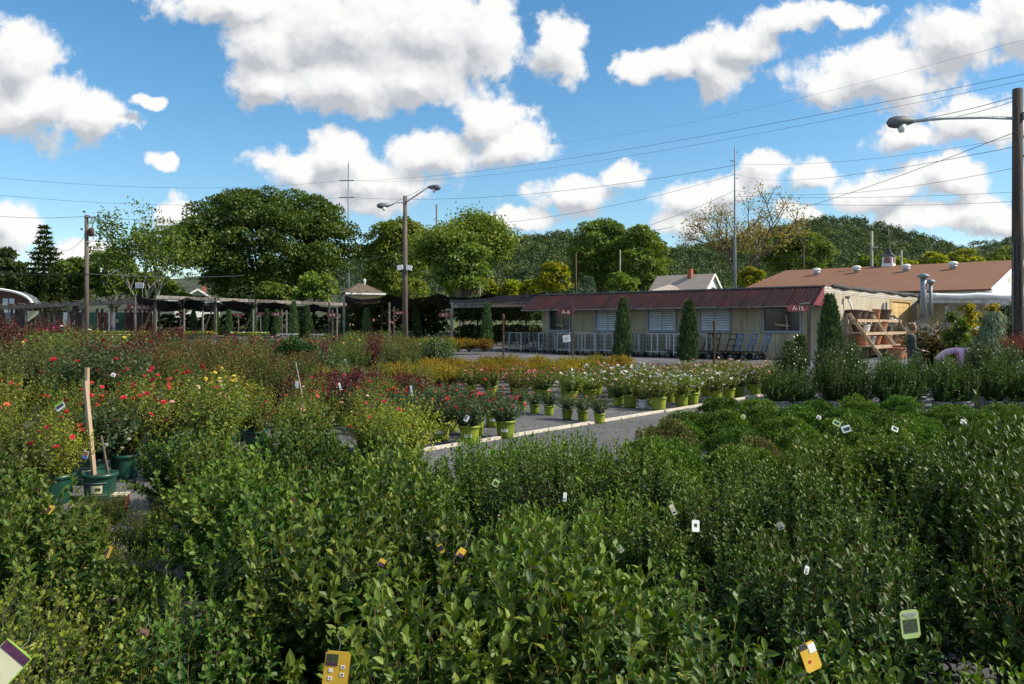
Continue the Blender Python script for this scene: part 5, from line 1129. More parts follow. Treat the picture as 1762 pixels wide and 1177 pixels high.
def hand_chain(base, d, up, side, verts, edges, rad, root):
    """palm and five fingers off a wrist vertex"""
    d = V(d).normalized(); s = V(side).normalized(); b = V(base)
    pi_ = len(verts); verts.append(tuple(b + d*.07)); edges.append((root, pi_)); rad.append((.028,.016))
    for k, (off, L) in enumerate(((-.028,.075),(-.009,.085),(.010,.08),(.028,.062))):
        i = len(verts); verts.append(tuple(b + d*.085 + s*off)); edges.append((pi_, i)); rad.append(.009)
        verts.append(tuple(b + d*(.085+L*.55) + s*off*1.05 - V(up)*.006)); edges.append((i, i+1)); rad.append(.008)
        verts.append(tuple(b + d*(.085+L*.9) + s*off*1.05 - V(up)*.03)); edges.append((i+1, i+2)); rad.append(.0065)
    i = len(verts); verts.append(tuple(b + d*.045 - s*.042)); edges.append((pi_, i)); rad.append(.010); verts.append(tuple(b + d*.085 - s*.06)); edges.append((i, i+1)); rad.append(.008)
# woman facing +x (to the right), standing, forearms forward
v = [(0,0,.98),(0,0,1.12),(-.01,0,1.28),(0,0,1.42),(.02,0,1.50),(.045,0,1.58),(.05,0,1.66),(.045,0,1.74)]; e = [(0,1),(1,2),(2,3),(3,4),(4,5),(5,6),(6,7)]; r = [(.14,.11),(.125,.10),(.15,.11),(.11,.10),.055,(.072,.065),(.10,.08),(.07,.065)]
for s in (-1,1):
    i = len(v); v += [(-.01,s*.17,1.40),(-.03,s*.21,1.13),(.20,s*.16,1.06)]; e += [(3,i),(i,i+1),(i+1,i+2)]; r += [.065,.05,.032]; hand_chain(v[-1], (1,-.15*s,.05), (0,0,1), (0,s,0), v, e, r, i+2)
    i = len(v); v += [(0,s*.10,.92),(.02,s*.11,.50),(-.02,s*.11,.10),(.02,s*.11,.045),(.14,s*.12,.03)]; e += [(0,i),(i,i+1),(i+1,i+2),(i+2,i+3),(i+3,i+4)]; r += [.095,.065,.045,.045,.035]
wm = skin_body(v, e, r, 'body')
def rule_w(c):
    if c.z > 1.49 and abs(c.y) < .12: return 0
    if c.x > .19 and c.z > 1.0 and c.z < 1.2: return 0
    if c.z < .07: return 3
    return 1 if c.z > .88 else 2
hair = MB().lathe([(.02,.115),(.07,.10),(.098,.05),(.10,-.02),(.075,-.09),(.03,-.11)], 14, (.02,0,1.685)); hair.v = [(x-.02 if x > .09 else x, y, z) for x, y, z in hair.v]
bun = MB().lathe([(.01,.06),(.045,.045),(.06,0),(.045,-.045),(.01,-.06)], 10, (-.075,0,1.735))
face = MB().add([(.135,-.012,1.645),(.135,.012,1.645),(.168,0,1.64),(.14,0,1.675)], [(0,2,3),(2,1,3),(0,1,2),(0,3,1)])
eyes = MB(); 
for s in (-1,1): eyes.box((.132,s*.034,1.672), (.012,.026,.012))
mouth = MB().box((.136,0,1.612), (.012,.045,.012)); ears = MB()
for s in (-1,1): ears.box((.045,s*.082,1.665), (.035,.02,.055))
gl = MB().box((.139,0,1.675), (.008,.12,.03))
person_from(wm, ('skin','jacket','jeans','shoe'), rule_w, (X(1569,20.5),20.5,0), math.radians(-8), 'person in dark green jacket with hair in a bun, standing by the shelves', [('hair',hair,'hair'),('hair_bun',bun,'hair'),('nose',face,'skin'),('eyes',eyes,'ink'),('mouth',mouth,'inkred'),('ears',ears,'skin'),('glasses',gl,'inkgrey')])
# person in pink bending forwards to the right
v = [(0,0,.95),(.12,0,1.06),(.28,0,1.12),(.42,0,1.12),(.50,0,1.11),(.57,0,1.08),(.63,0,1.04),(.68,0,1.0)]; e = [(0,1),(1,2),(2,3),(3,4),(4,5),(5,6),(6,7)]; r = [(.125,.10),(.115,.095),(.125,.10),(.10,.09),.05,(.072,.07),(.095,.08),(.06,.06)]
for s in (-1,1):
    i = len(v); v += [(.40,s*.17,1.08),(.42,s*.20,.82),(.52,s*.15,.60)]; e += [(3,i),(i,i+1),(i+1,i+2)]; r += [.068,.052,.033]; hand_chain(v[-1], (.5,0,-.85), (1,0,0), (0,s,0), v, e, r, i+2)
    i = len(v); v += [(-.04,s*.10,.90),(.04,s*.11,.48),(-.05,s*.11,.10),(-.02,s*.11,.045),(.11,s*.12,.03)]; e += [(0,i),(i,i+1),(i+1,i+2),(i+2,i+3),(i+3,i+4)]; r += [.10,.068,.046,.045,.035]
bm_ = skin_body(v, e, r, 'body')
def rule_b(c):
    if c.x > .50 and c.z > .9: return 0
    if c.z < .72 and c.x > .36: return 0
    if c.z < .07: return 3
    return 1 if (c.z > .90 or c.x > .3) else 2
hair = MB().lathe([(.02,.11),(.07,.095),(.10,.04),(.10,-.03),(.07,-.08),(.03,-.10)], 14, (.60,0,1.075))
ears = MB()
for s in (-1,1): ears.box((.62,s*.082,1.03), (.05,.02,.04))
nose = MB().add([(.70,-.012,.985),(.70,.012,.985),(.72,0,.955),(.685,0,.96)], [(0,2,3),(2,1,3),(0,1,2),(0,3,1)])
person_from(bm_, ('skin','pinkshirt','jeans','shoe'), rule_b, (X(1620,19.4),19.4,0), math.radians(-20), 'person in pink shirt bending over behind the dark shrubs', [('hair',hair,'greyhair'),('ears',ears,'skin'),('nose',nose,'skin')])

# ------------------------------------------------------------------ plants for sale
PROTO = {}
def variants(kind, n, fn): PROTO[kind] = [fn(i) for i in range(n)]
variants('holly_large', 5, lambda i: shoot_shrub('holly_large', 'holly_large', 100+i, .86, .36, .22, 64, 29, .047, .0195, 2, .12, .45, 50, .62, .9, wild=.13, vert=i % 2 == 0))
variants('holly_near', 3, lambda i: shoot_shrub('holly_near', 'holly_large', 110+i, .86, .36, .22, 64, 29, .047, .0195, 2, .12, .45, 50, .62, .9, wild=.13, free=56, vert=i == 0))
LEAF = [leaves('leaf', np.zeros((1,3)), np.array([[1.0,0,0]]), np.array([[0,0,1.0]]), 1.0, .55, M['holly_large'], 2, np.array([q]), np.array([t_])) for q, t_ in ((.3,.0),(.6,.15),(.8,.3),(.45,.45))]
variants('holly_mid', 5, lambda i: shoot_shrub('holly_mid', 'holly_mid', 120+i, .82, .36, .22, 78, 30, .037, .0155, 2, .12, .42, 52, .62, .85, wild=.12, vert=i % 2 == 0))
variants('holly_small', 3, lambda i: shoot_shrub('holly_small', 'holly_small', 140+i, .80, .36, .22, 115, 32, .023, .011, 2, .15, .42, 55, .6, .75, 'stemdark'))
variants('holly_light', 4, lambda i: shoot_shrub('holly_light', 'holly_light', 160+i, .74, .36, .2, 95, 24, .037, .014, 2, .15, .5, 50, .6, .75, vert=True))
variants('laurel', 3, lambda i: shoot_shrub('laurel', 'holly_mid', 170+i, 1.22, .40, .25, 60, 34, .062, .021, 2, .15, .3, 50, .3, .65, wild=.14, vert=True))
def boxball(i):
    r = np.random.default_rng(180+i); L = [((0,0,.45), (.25,.25,.22))]
    for k in range(64):
        d = nrm(r.normal(size=3)); d[2] = abs(d[2]) if d[2] < -.3 else d[2]; q = r.uniform(.9, 1.12); w_ = r.uniform(.045, .085); L.append(((d[0]*.30*q, d[1]*.30*q, .46+d[2]*.25*q), (w_, w_, w_*1.15)))
    return dict(foliage=cloud_shrub('boxball', 'box' if i < 4 else 'boxbrown', 180+i, L, 7600, .029, .013, 1, .55, .5, 1.0, .4, .8 if i < 4 else 0), stems=tubes('boxstem', np.array([[[.02*k,.01*k,.2],[.05*k,.03*k,.35],[.09*k,.05*k,.5]] for k in (-1,0,1)], float), np.full((3,3),.008), M['stemdark']), blossoms=None)
variants('box', 5, boxball)
variants('yew', 4, lambda i: shoot_shrub('yew', 'yew', 190+i, 1.05, .37, .20, 110, 42, .042, .0115, 1, .03, .25, 48, .5, .6, 'stemdark', wild=.13, vert=i % 3 > 0))
variants('darkholly', 4, lambda i: shoot_shrub('darkholly', 'darkholly', 200+i, 1.36, .36, .25, 85, 36, .05, .024, 1, .1, .3, 60, .55, .3, 'stemdark', wild=.08))
for nm, c in (('red','red'),('pink','pink'),('white','whitef'),('blush','blush'),('coral','coral'),('redgreen','red')):
    variants('rose_'+nm, 3, lambda i, c=c, nm=nm: shoot_shrub('rose_'+nm, 'rosedark' if nm == 'red' else 'rose', 210+i+hash(c) % 7*0, .74, .41, .22, 52, 22, .042, .025, 1, .06, .35, 66, .45, 0, 'stemdark', c, .055, 14 if nm == 'red' else 22, .1))
variants('rose_bush', 4, lambda i: shoot_shrub('rose_bush', 'rose', 230+i, 1.05, .48, .26, 60, 24, .045, .026, 1, .2, .45, 62, .3, 0, 'stemdark', ('red','red','coral','blush')[i], .066, (12,8,6,5)[i], .16))
variants('rose_small', 2, lambda i: shoot_shrub('rose_small', 'rosedark', 240+i, .46, .2, .17, 30, 14, .034, .02, 1, .2, .45, 60, .35, 0, 'stemdark', ('pink','red')[i], .05, 3, .1))
variants('yellowgreen', 3, lambda i: shoot_shrub('yellowgreen', 'yellowgreen', 245+i, .95, .45, .2, 90, 26, .038, .015, 1, .2, .45, 58, .3, 0, 'stemdark'))
variants('spirea', 3, lambda i: shoot_shrub('spirea', 'spirea', 250+i, .72, .50, .15, 70, 22, .062, .026, 1, .25, .5, 55, .3, 0, 'stemdark'))
variants('spireay', 3, lambda i: shoot_shrub('spireay', 'spireay', 255+i, .70, .50, .15, 70, 22, .062, .026, 1, .25, .5, 55, .3, 0, 'stemdark'))
variants('nandina', 4, lambda i: shoot_shrub('nandina', 'nandina', 260+i, 1.30, .50, .2, 60, 28, .062, .02, 1, .15, .3, 48, .25, .7, 'stemdark', wild=.17, tip0=.87))
variants('abelia', 3, lambda i: shoot_shrub('abelia', 'abelia', 265+i, 1.35, .58, .2, 80, 30, .048, .022, 1, .12, .35, 60, .35, .6, 'stemdark', wild=.16))
variants('purple', 3, lambda i: shoot_shrub('purple', 'purple', 270+i, .85, .5, .15, 70, 26, .05, .027, 1, .12, .45, 60, .3, 0, 'stemdark'))
variants('purple_tall', 2, lambda i: shoot_shrub('purple_tall', 'purple', 275+i, 1.4, .55, .2, 80, 30, .055, .03, 1, .1, .35, 60, .3, 0, 'stemdark'))
variants('mixed', 4, lambda i: shoot_shrub('mixed', 'mixed', 280+i, 1.25, .58, .2, 64, 26, .07, .03, 1, .12, .35, 58, .3, 0, 'stemdark', (None,'whitef','magenta','yellowf')[i], .07, 7, .16))
variants('darkmixed', 3, lambda i: shoot_shrub('darkmixed', ('darkholly','purple','abelia')[i], 285+i, 1.25, .6, .2, 64, 26, .075, .034, 1, .12, .35, 58, .3, 0, 'stemdark', (None,'red',None)[i], .07, 5, .16))
variants('camellia', 2, lambda i: shoot_shrub('camellia', 'rosedark', 290+i, 1.42, .5, .2, 50, 24, .065, .034, 1, .15, .3, 60, .3, 0, 'stemdark', 'red', .075, 5, .15))
variants('tangrass', 2, lambda i: dict(foliage=grass_mesh('tangrass', 'tangrass', 295+i, 420, .35, 1.0, .012, .7), stems=None, blossoms=None))
POT = dict(lime=pot_mesh('pot_lime','lime',.145,.27), limes=pot_mesh('pot_limes','lime',.10,.18), green=pot_mesh('pot_green','greenpot',.16,.28), black=pot_mesh('pot_black','blackpot',.15,.25), grey=pot_mesh('pot_grey','greypot',.17,.26), white=pot_mesh('pot_white','whitepot',.105,.19), red=pot_mesh('pot_red','redpot',.09,.16))
SOIL = dict(lime=soil_mesh('soil_l',.132,.24), limes=soil_mesh('soil_s',.09,.16), green=soil_mesh('soil_g',.147,.25), black=soil_mesh('soil_b',.137,.22), grey=soil_mesh('soil_y',.157,.23), white=soil_mesh('soil_w',.094,.17), red=soil_mesh('soil_r',.08,.145))
prng = random.Random(77); LASTPOT = [None]
def plant(kind, name, label, cat, group, loc, sc=1.0, pot=None, var=None, rz=None, soil=False, zs=None):
    pv = PROTO[kind]; p = pv[var if var is not None else prng.randrange(len(pv))]
    o = empty(name, loc, prng.random()*6.28 if rz is None else rz, label, cat, group)
    s3 = (sc, sc, zs or sc); o.rotation_euler[0] = prng.gauss(0, .025); o.rotation_euler[1] = prng.gauss(0, .025)
    for part in ('foliage', 'stems', 'blossoms'):
        if p[part] is not None:
            c = obj(part, p[part], None, o); c.scale = s3
            if part != 'stems': c['kind'] = 'stuff'
            c.rotation_euler = (0, 0, 0)
    for i, (q, d_, u_, L_) in enumerate(p.get('loose') or ()):
        d_ = V(d_).normalized(); s_ = d_.cross(V(u_)).normalized(); u2 = s_.cross(d_)
        mt = Matrix(((d_.x, -s_.x, u2.x), (d_.y, -s_.y, u2.y), (d_.z, -s_.z, u2.z)))
        c = obj('leaf', LEAF[i % 4], None, o); c.matrix_local = Matrix.LocRotScale(V(q)*sc, mt.to_quaternion(), V((L_*sc,)*3))
    if pot:
        c = obj('pot', POT[pot], None, o); LASTPOT[0] = c
        if soil: obj('soil', SOIL[pot], None, c)
    return o
LW = {0:'nearest', 1:'second', 2:'third', 3:'fourth', 4:'fifth', 5:'sixth', 6:'seventh', 7:'eighth', 8:'ninth', 9:'tenth', 10:'eleventh', 11:'twelfth', 12:'thirteenth'}
def rows(spec, spacing, choose, jit=.12, z=0):
    """spec: list of (Y, px0, px1); choose(px, Y, row, k, n) -> dict for plant() or None"""
    for ri, (Y, p0, p1) in enumerate(spec):
        x0, x1 = X(p0, Y), X(p1, Y); n = max(1, round((x1-x0)/spacing)+1)
        items = []
        for k in range(n):
            x = x0 + (x1-x0)*(k+(.5 if n == 1 else 0))/max(1, n-1) + prng.gauss(0, jit*spacing); y = Y + prng.gauss(0, jit*spacing)
            items.append((x, y))
        for k, (x, y) in enumerate(items):
            d = choose(CX + F*x/y, y, ri, k, n)
            if not d: continue
            d.setdefault('sc', prng.uniform(.92, 1.08)); plant(loc=(x, y, terr(0, y)), **d)
def pos(k, n): return '%s from left' % ORD[k] if k <= n-1-k or n > 12 and k < 11 else ('%s from right' % ORD[n-1-k])

# 1 foreground hollies
KN = dict(holly_large=('holly_shrub','broad leaved holly'), holly_mid=('holly_shrub','dark glossy holly'), holly_small=('japanese_holly','fine leaved holly'), holly_light=('holly_shrub','light green holly'))
def fg(px, Y, ri, k, n):
    if px < 245 and Y > 5.3: return None
    low = px < 245 and px > 75 and Y > 3.4
    if px < 300 and Y > 5.1: return None
    if px < 285 and Y < 3.4: kind = 'holly_small' if prng.random() < .75 else 'holly_large'
    elif px > 1120: q_ = prng.random(); kind = 'holly_mid' if q_ < .70 else ('holly_large' if q_ < .85 else 'holly_light')
    elif px > 780 and Y > 4.4: kind = 'holly_light' if prng.random() < .5 else 'holly_mid'
    else: q_ = prng.random(); kind = 'holly_large' if q_ < .60 else ('holly_mid' if q_ < .80 else 'holly_light')
    nm, ds = KN[kind]
    if kind == 'holly_large' and ri < 2: kind = 'holly_near'
    return dict(kind=kind, name=nm, label='%s in black pot, %s, %s row of the foreground bed' % (ds, pos(k, n), LW[ri]), cat='shrub', group='hollies in the foreground bed', pot='black', sc=(prng.uniform(.86, 1.22) * (1.0 if px < 700 or Y < 4 else .93)) if not low else prng.uniform(.46, .54) * (1.5 if Y < 3.9 else 1.0))
rows([(1.98,-40,1800), (2.5,-40,1800), (3.05,-30,1790), (3.65,-30,1790), (4.3,-20,1780), (4.95,-20,1780), (5.6,240,1620), (6.25,240,1560)], .68, fg, .15)
rows([(6.85,310,560), (7.5,330,490)], .62, lambda px, Y, ri, k, n: dict(kind='holly_large', name='holly_shrub', label='tall %s holly, %s, %s row in front of the red roses' % ('broad leaved', pos(k, n), ('front','back')[ri]), cat='shrub', group='hollies before the left roses', pot='black', sc=prng.uniform(.84, .98)))
rows([(6.8,800,1045), (7.45,905,1015)], .62, lambda px, Y, ri, k, n: dict(kind='holly_light', name='holly_shrub', label='bright green holly, %s, %s row at the asphalt aisle' % (pos(k, n), ('front','back')[ri]), cat='shrub', group='light hollies by the aisle', pot='black', sc=prng.uniform(.92, 1.05)))
rows([(4.3,1660,1790), (4.9,1700,1790), (3.6,1735,1790)], .6, lambda px, Y, ri, k, n: dict(kind='laurel', name='laurel_shrub', label='tall willow leaved shrub, %s, %s row at the right border' % (pos(k, n), ('middle','back','front')[ri]), cat='shrub', group='tall shrubs at the right border', pot='black', sc=prng.uniform(.80, .95)))
rows([(4.7,90,250), (5.3,80,260), (5.8,60,270), (6.4,50,270)], .36, lambda px, Y, ri, k, n: dict(kind='holly_small', name='japanese_holly', label='very low young holly, %s, %s row before the staked green pots' % (pos(k, n), LW[ri]), cat='shrub', group='low young hollies', sc=prng.uniform(.52, .60) if Y < 5.5 else prng.uniform(.42, .50)))
# 2 boxwood globes
def bx(px, Y, ri, k, n):
    b = prng.random() < .10 and ri < 3
    return dict(kind='box', var=4 if b else prng.randrange(4), name='boxwood', label='%s boxwood globe, %s, %s row of the boxwood bed' % ('bronzed' if b else 'clipped green', pos(k, n), LW[ri]), cat='boxwood', group='boxwood globes right of the aisle', pot='grey' if ri == 5 else 'black', sc=prng.uniform(.86, 1.0), zs=prng.uniform(.80, .95))
rows([(6.7,1160,1780), (7.35,1150,1790), (8.1,1148,1790), (8.9,1152,1790), (9.8,1190,1790), (10.8,1240,1790)], .64, bx)
# 3 upright yews and dark hollies
rows([(15.3,1335,1800)], .52, lambda px, Y, ri, k, n: dict(kind='yew', zs=prng.uniform(.86, 1.22), name='yew_shrub', label='upright soft yew in grey pot, %s in the row behind the boxwoods' % pos(k, n), cat='yew', group='upright yews', pot='grey', sc=prng.uniform(1.02, 1.18) if px < 1590 else prng.uniform(.94, 1.06)))
rows([(16.4,1370,1790), (17.6,1470,1740)], .66, lambda px, Y, ri, k, n: dict(kind='darkholly', name='upright_holly', label='dark upright holly, %s, %s row before the two people' % (pos(k, n), ('front','back')[ri]), cat='holly', group='dark upright hollies', pot='grey', sc=prng.uniform(.74, .82) if 1600 < px < 1672 else (prng.uniform(.80, .92) if 1530 < px < 1600 else prng.uniform(.95, 1.08))))
# 4 roses in lime pots along the edging (grid follows the yard)
for ai, a in enumerate((-.95, -.12, .70)):
    bs = np.arange(-.02 if ai < 2 else 1.1, 6.6, .60)
    for k, b in enumerate(bs):
        p = AB(a + prng.gauss(0,.05), b + prng.gauss(0,.05))
        plant('rose_red', 'red_rose', 'red flowering rose in lime pot, %s along, %s line from the aisle strip' % (ORD[k], LW[ai]), 'rose', 'red roses in lime pots', p, prng.uniform(.92, 1.08), 'lime', soil=True)
        if k < 3:
            last = LASTPOT[0]; vs = []
            for i in range(7):
                an = -.5 + .13*i - last.parent.rotation_euler[2]
                for z in (.10 + .012*(i % 2), .165 - .015*(i % 3)): rr = .145*(.82+.18*z/.27)+.003; vs.append((rr*math.sin(an), -rr*math.cos(an), z))
            MB().add(vs, [(2*i,2*i+2,2*i+3,2*i+1) for i in range(6)]).build('printed_label', M['paper'], last)
for k, (px, py) in enumerate(((897,706),(920,711),(945,714),(976,722),(1003,724),(1032,728))):
    plant('rose_small', 'small_rose', 'little rose in small lime pot, %s from left in the gravel line' % ORD[k], 'rose', 'little roses on the gravel', G(px, py), prng.uniform(.95,1.1), 'limes', var=0 if k in (1,2,4,5) else 1, soil=True)
for k, (px, py) in enumerate(((1107,703),(1131,704))):
    plant('rose_small', 'small_rose', ('left','right')[k] + ' little red rose in a white pot before the white roses', 'rose', 'little roses in white pots', G(px, py), .85, 'white', var=1, soil=True)
plant('rose_small', 'small_rose', 'pink rose in lime pot alone before the white roses', 'rose', None, G(1064,699), 1.15, 'limes', var=0, soil=True)
cnt = 0
for ai, a in enumerate(np.arange(4.9, 12.6, .76)):
    bs = np.arange(.25, 9.6, .74); kk = 0
    for b in bs:
        p = AB(a + prng.gauss(0,.06), b + prng.gauss(0,.06)); px = CX + F*p.x/p.y
        if p.y > 19.6 + max(0, px-960)/340*6.5 or px < 770 or px > 1345: continue
        if ai == 0 and 1.2 < b < 2.2: continue
        q_ = prng.random(); kind = ('rose_pink' if q_ < .75 else 'rose_redgreen') if (b > 3.2 and ai < 3 and px < 1020) else ('rose_blush' if ai > 5 or q_ < .15 else ('rose_pink' if q_ < .26 else 'rose_white'))
        plant(kind, 'rose_bush', '%s rose in lime pot, %s from the strip in %s row of rose bed' % ({'rose_pink':'pink','rose_blush':'blush','rose_white':'white','rose_redgreen':'red'}[kind], ORD[kk], LW[ai]), 'rose', 'roses in the large bed before the shed', p, prng.uniform(.92,1.08), 'lime'); kk += 1
# 5 spirea band
rows([(19.8,705,900), (21.0,690,940), (22.3,690,985), (23.7,690,1040), (25.2,700,1065), (27.0,740,1065)], .86, lambda px, Y, ri, k, n: dict(kind='spirea' if (prng.random() < (.75 if px < 960 else .4)) else 'spireay', name='spirea_shrub', label='golden orange spirea, %s, %s row of the bright band' % (pos(k, n), LW[ri]), cat='shrub', group='orange spireas before the carts'))
rows([(49,708,770), (47,785,830)], 1.0, lambda px, Y, ri, k, n: dict(kind='spireay' if ri == 0 else 'spirea', name='spirea_shrub', label='%s, %s' % (('yellow shrub behind the shade house front post','orange shrub right of the shade house front post')[ri], pos(k, n)), cat='shrub', group='shrubs at the shade house', sc=1.35))
# 6 left side
rows([(8.9,250,650), (9.8,150,650), (10.8,20,640), (11.9,-20,520)], .82, lambda px, Y, ri, k, n: dict(kind='rose_bush', var=prng.choice((0,0,1,2,3)) if px < 400 else prng.choice((0,2,2,3)), name='rose_bush', label='bushy rose in green pot, %s, %s row left of the lime pots' % (pos(k, n), LW[ri]), cat='rose', group='bushy roses on the left', pot='green', sc=prng.uniform(.9,1.04) if px < 400 else prng.uniform(.74,.86)))
plant('yellowgreen', 'spirea_shrub', 'round yellow green shrub left of the lime potted red roses', 'shrub', None, G(700, 838), 1.0, 'black', zs=.98)
PROTO['goldenrod'] = [shoot_shrub('goldenrod', 'yellowgreen', 320, 1.02, .40, .22, 60, 20, .045, .016, 1, .2, .4, 50, .2, 0, 'stemdark', 'yellowf', .05, 30, .1)]
plant('goldenrod', 'goldenrod', 'bright yellow flowering clump behind the left roses', 'flower', None, G(392, 762), 1.0, 'green'); plant('goldenrod', 'goldenrod', 'smaller yellow flowering clump right of the bright one', 'flower', None, G(418, 758), .85, 'green')
plant('yellowgreen', 'spirea_shrub', 'small yellow green shrub beside the open green pots', 'shrub', None, G(640, 815), .85, 'green')
rows([(6.9,-40,70), (7.8,-40,85), (8.7,-40,130), (9.6,-40,100)], .75, lambda px, Y, ri, k, n: dict(kind='yellowgreen' if prng.random() < .6 else 'rose_bush', name='garden_shrub', label='loose light green shrub, %s, %s row left of the staked pots' % (pos(k, n), LW[ri]), cat='shrub', group='light green shrubs at the left border', pot='green', sc=prng.uniform(.85,1.0)))
rows([(12.9,-40,110), (14.2,-40,110), (15.6,-40,120)], 1.0, lambda px, Y, ri, k, n: dict(kind='abelia', name='abelia_shrub', label='tall bronze green shrub, %s, %s row at the left border' % (pos(k, n), LW[ri]), cat='shrub', group='bronze shrubs at the left border', sc=prng.uniform(.95,1.1)))
rows([(11.9,130,185), (12.8,165,215)], .9, lambda px, Y, ri, k, n: dict(kind='camellia', name='climbing_rose', label='tall dark rose with few red blooms, %s, %s row above the stakes' % (pos(k, n), ('front','back')[ri]), cat='rose', group='tall dark roses', sc=prng.uniform(.95,1.05)))
rows([(14.6,165,225), (16,150,230)], .8, lambda px, Y, ri, k, n: dict(kind='purple_tall', name='purple_shrub', label='tall blackish purple shrub, %s, %s row beyond the dark roses' % (pos(k, n), ('front','back')[ri]), cat='shrub', group='tall purple shrubs', sc=prng.uniform(.95,1.05)))
rows([(13.4,235,470), (14.5,225,480), (15.8,235,490), (17.2,245,500)], .82, lambda px, Y, ri, k, n: dict(kind='nandina', name='nandina_shrub', label='red tipped bronze shrub, %s, %s row of the red leaf bed' % (pos(k, n), LW[ri]), cat='shrub', group='red tipped shrubs', sc=prng.uniform(.78,.92) if ri == 0 else prng.uniform(.92,1.06)))
rows([(13.6,490,560), (15.0,480,700), (16.2,500,700)], .8, lambda px, Y, ri, k, n: dict(kind='purple', name='purple_shrub', label='low dark purple shrub, %s, %s row before the orange band' % (pos(k, n), LW[ri]), cat='shrub', group='low purple shrubs', sc=prng.uniform(.9,1.05)))
rows([(14.2,560,660), (17.8,560,720), (19.6,540,700)], .9, lambda px, Y, ri, k, n: dict(kind='yellowgreen', name='garden_shrub', label='yellow green shrub, %s, %s row among the purple shrubs' % (pos(k, n), LW[ri]), cat='shrub', group='yellow green shrubs mid yard', sc=prng.uniform(.75,.95)))
def far(px, Y, ri, k, n):
    q = prng.random(); kind = 'tangrass' if q < .10 else ('nandina' if q < .24 else ('darkmixed' if q < .50 else ('purple_tall' if q < .64 else 'mixed')))
    return dict(kind=kind, name={'tangrass':'ornamental_grass','nandina':'nandina_shrub','purple_tall':'purple_shrub'}.get(kind,'garden_shrub'), label='%s, %s, %s row back in the left mixed beds' % ({'tangrass':'straw coloured grass','nandina':'red tipped shrub','darkmixed':'dark leafy shrub','purple_tall':'purple black shrub','mixed':'olive flowering shrub'}[kind], pos(k, n), LW[ri]), cat='shrub', group='shrubs in the left mixed beds', sc=prng.uniform(.88,1.08) * (1.28 if px < 130 else (1.16 if px < 330 else 1.0)))
rows([(18.6,-20,480), (20.2,-20,560), (22.2,-20,690), (24.6,-20,700), (27.5,-10,740), (31,-10,760), (35.5,-10,760), (41,20,760)], 1.35, far)
rows([(47,560,690), (52,600,690)], 1.3, lambda px, Y, ri, k, n: dict(kind='mixed', var=3, name='yellow_rose', label='pale yellow rose, %s, %s row below the A-11 plaque' % (pos(k, n), ('front','back')[ri]), cat='rose', group='pale yellow roses', sc=prng.uniform(.9,1.05)))
# topiary standard
tp = empty('topiary_standard', G(518, 741), 0, 'small ball topped standard tree in the purple shrubs', 'topiary', None); zt = Z(586, tp.location.y)
MB().tube([(0,0,0),(.03,0,.5),(-.09,0,zt-.35)], [.022,.016,.014], 6).build('stem', M['palebark'], tp); r = np.random.default_rng(3)
tag(obj('crown', cloud_shrub('crown', 'holly_mid', 5, [((-.1+.09*r.normal(),.09*r.normal(),zt-.14+.06*r.normal()), (.10,.10,.08)) for _ in range(14)], 1700, .045, .018, 1, .2), None, tp), kind='stuff'); obj('pot', POT['black'], None, tp)
MB().box((-.06,-.03,.75), (.05,.006,.12)).build('tag', M['paper'], tp)

# 7 conical evergreens
def cone(label, px, top, base_y, wpx, lean=0, Y=None, mat='juniper', n=2600, cat='juniper'):
    Y = Y or F*CAMH/(base_y-HY); H = Z(top, Y)-terr(0,Y); R = wpx*.43/F*Y; o = empty('conical_juniper', (X(px,Y),Y,terr(0,Y)), 0, label, cat, 'conical junipers')
    tag(obj('foliage', conifer_mesh('foliage', mat, int(px), H, R*1.05, n, .22 if Y > 25 else .13, .06 if Y > 25 else .03, .08, .75, .18, lean, 1.6, .08), None, o), kind='stuff'); MB().tube([(0,0,-.05),(lean*H*.5,0,H*.6)], [.05,.02], 6).build('trunk', M['bark'], o); return o
cone('conical juniper hiding the second shuttered window of the shed', 1070, 512, 626, 29, .03, n=4200)
cone('conical juniper between the third and fourth shed windows', 1183, 516, 627, 32, .03, n=4200)
cone('large conical juniper at the near corner of the shed', 1431, 506, 690, 50, -.02, Y=18.6, n=7500)
cone('conical juniper in front of the shade house beam', 838, 521, 608, 19, 0, n=2600)
cone('leaning juniper right of the cream house', 633, 530, 600, 17, -.04); cone('juniper standing before the cream house', 592, 533, 598, 15, 0); cone('leaning juniper in front of the street light pole', 719, 529, 597, 14, -.08)
cone('tallest juniper of the left cluster', 504, 518, 598, 17, .02); cone('short juniper right of the tallest one', 515, 535, 597, 12, .03); cone('leaning juniper left of the A-8 plaque', 531, 525, 597, 18, -.06)
cone('thin juniper left of the A-9 plaque', 459, 532, 597, 12); cone('thin juniper behind the A-9 plaque', 477, 533, 597, 12)
cone('yellowish juniper below the timber frame middle post', 372, 535, 596, 15, mat='mixed'); cone('small juniper under the timber frame, left of the yellowish one', 333, 534, 596, 11); cone('green juniper under the right half of the timber frame', 394, 533, 596, 12); cone('slim juniper at the far right of the timber frame', 436, 532, 596, 11)
cone('small spiral evergreen left of the A-15 post base', 1358, 588, 650, 11, 0, Y=27, mat='darkholly', cat='evergreen'); cone('taller spiral evergreen beside the A-15 post', 1377, 578, 650, 13, 0, Y=26, mat='darkholly', cat='evergreen')
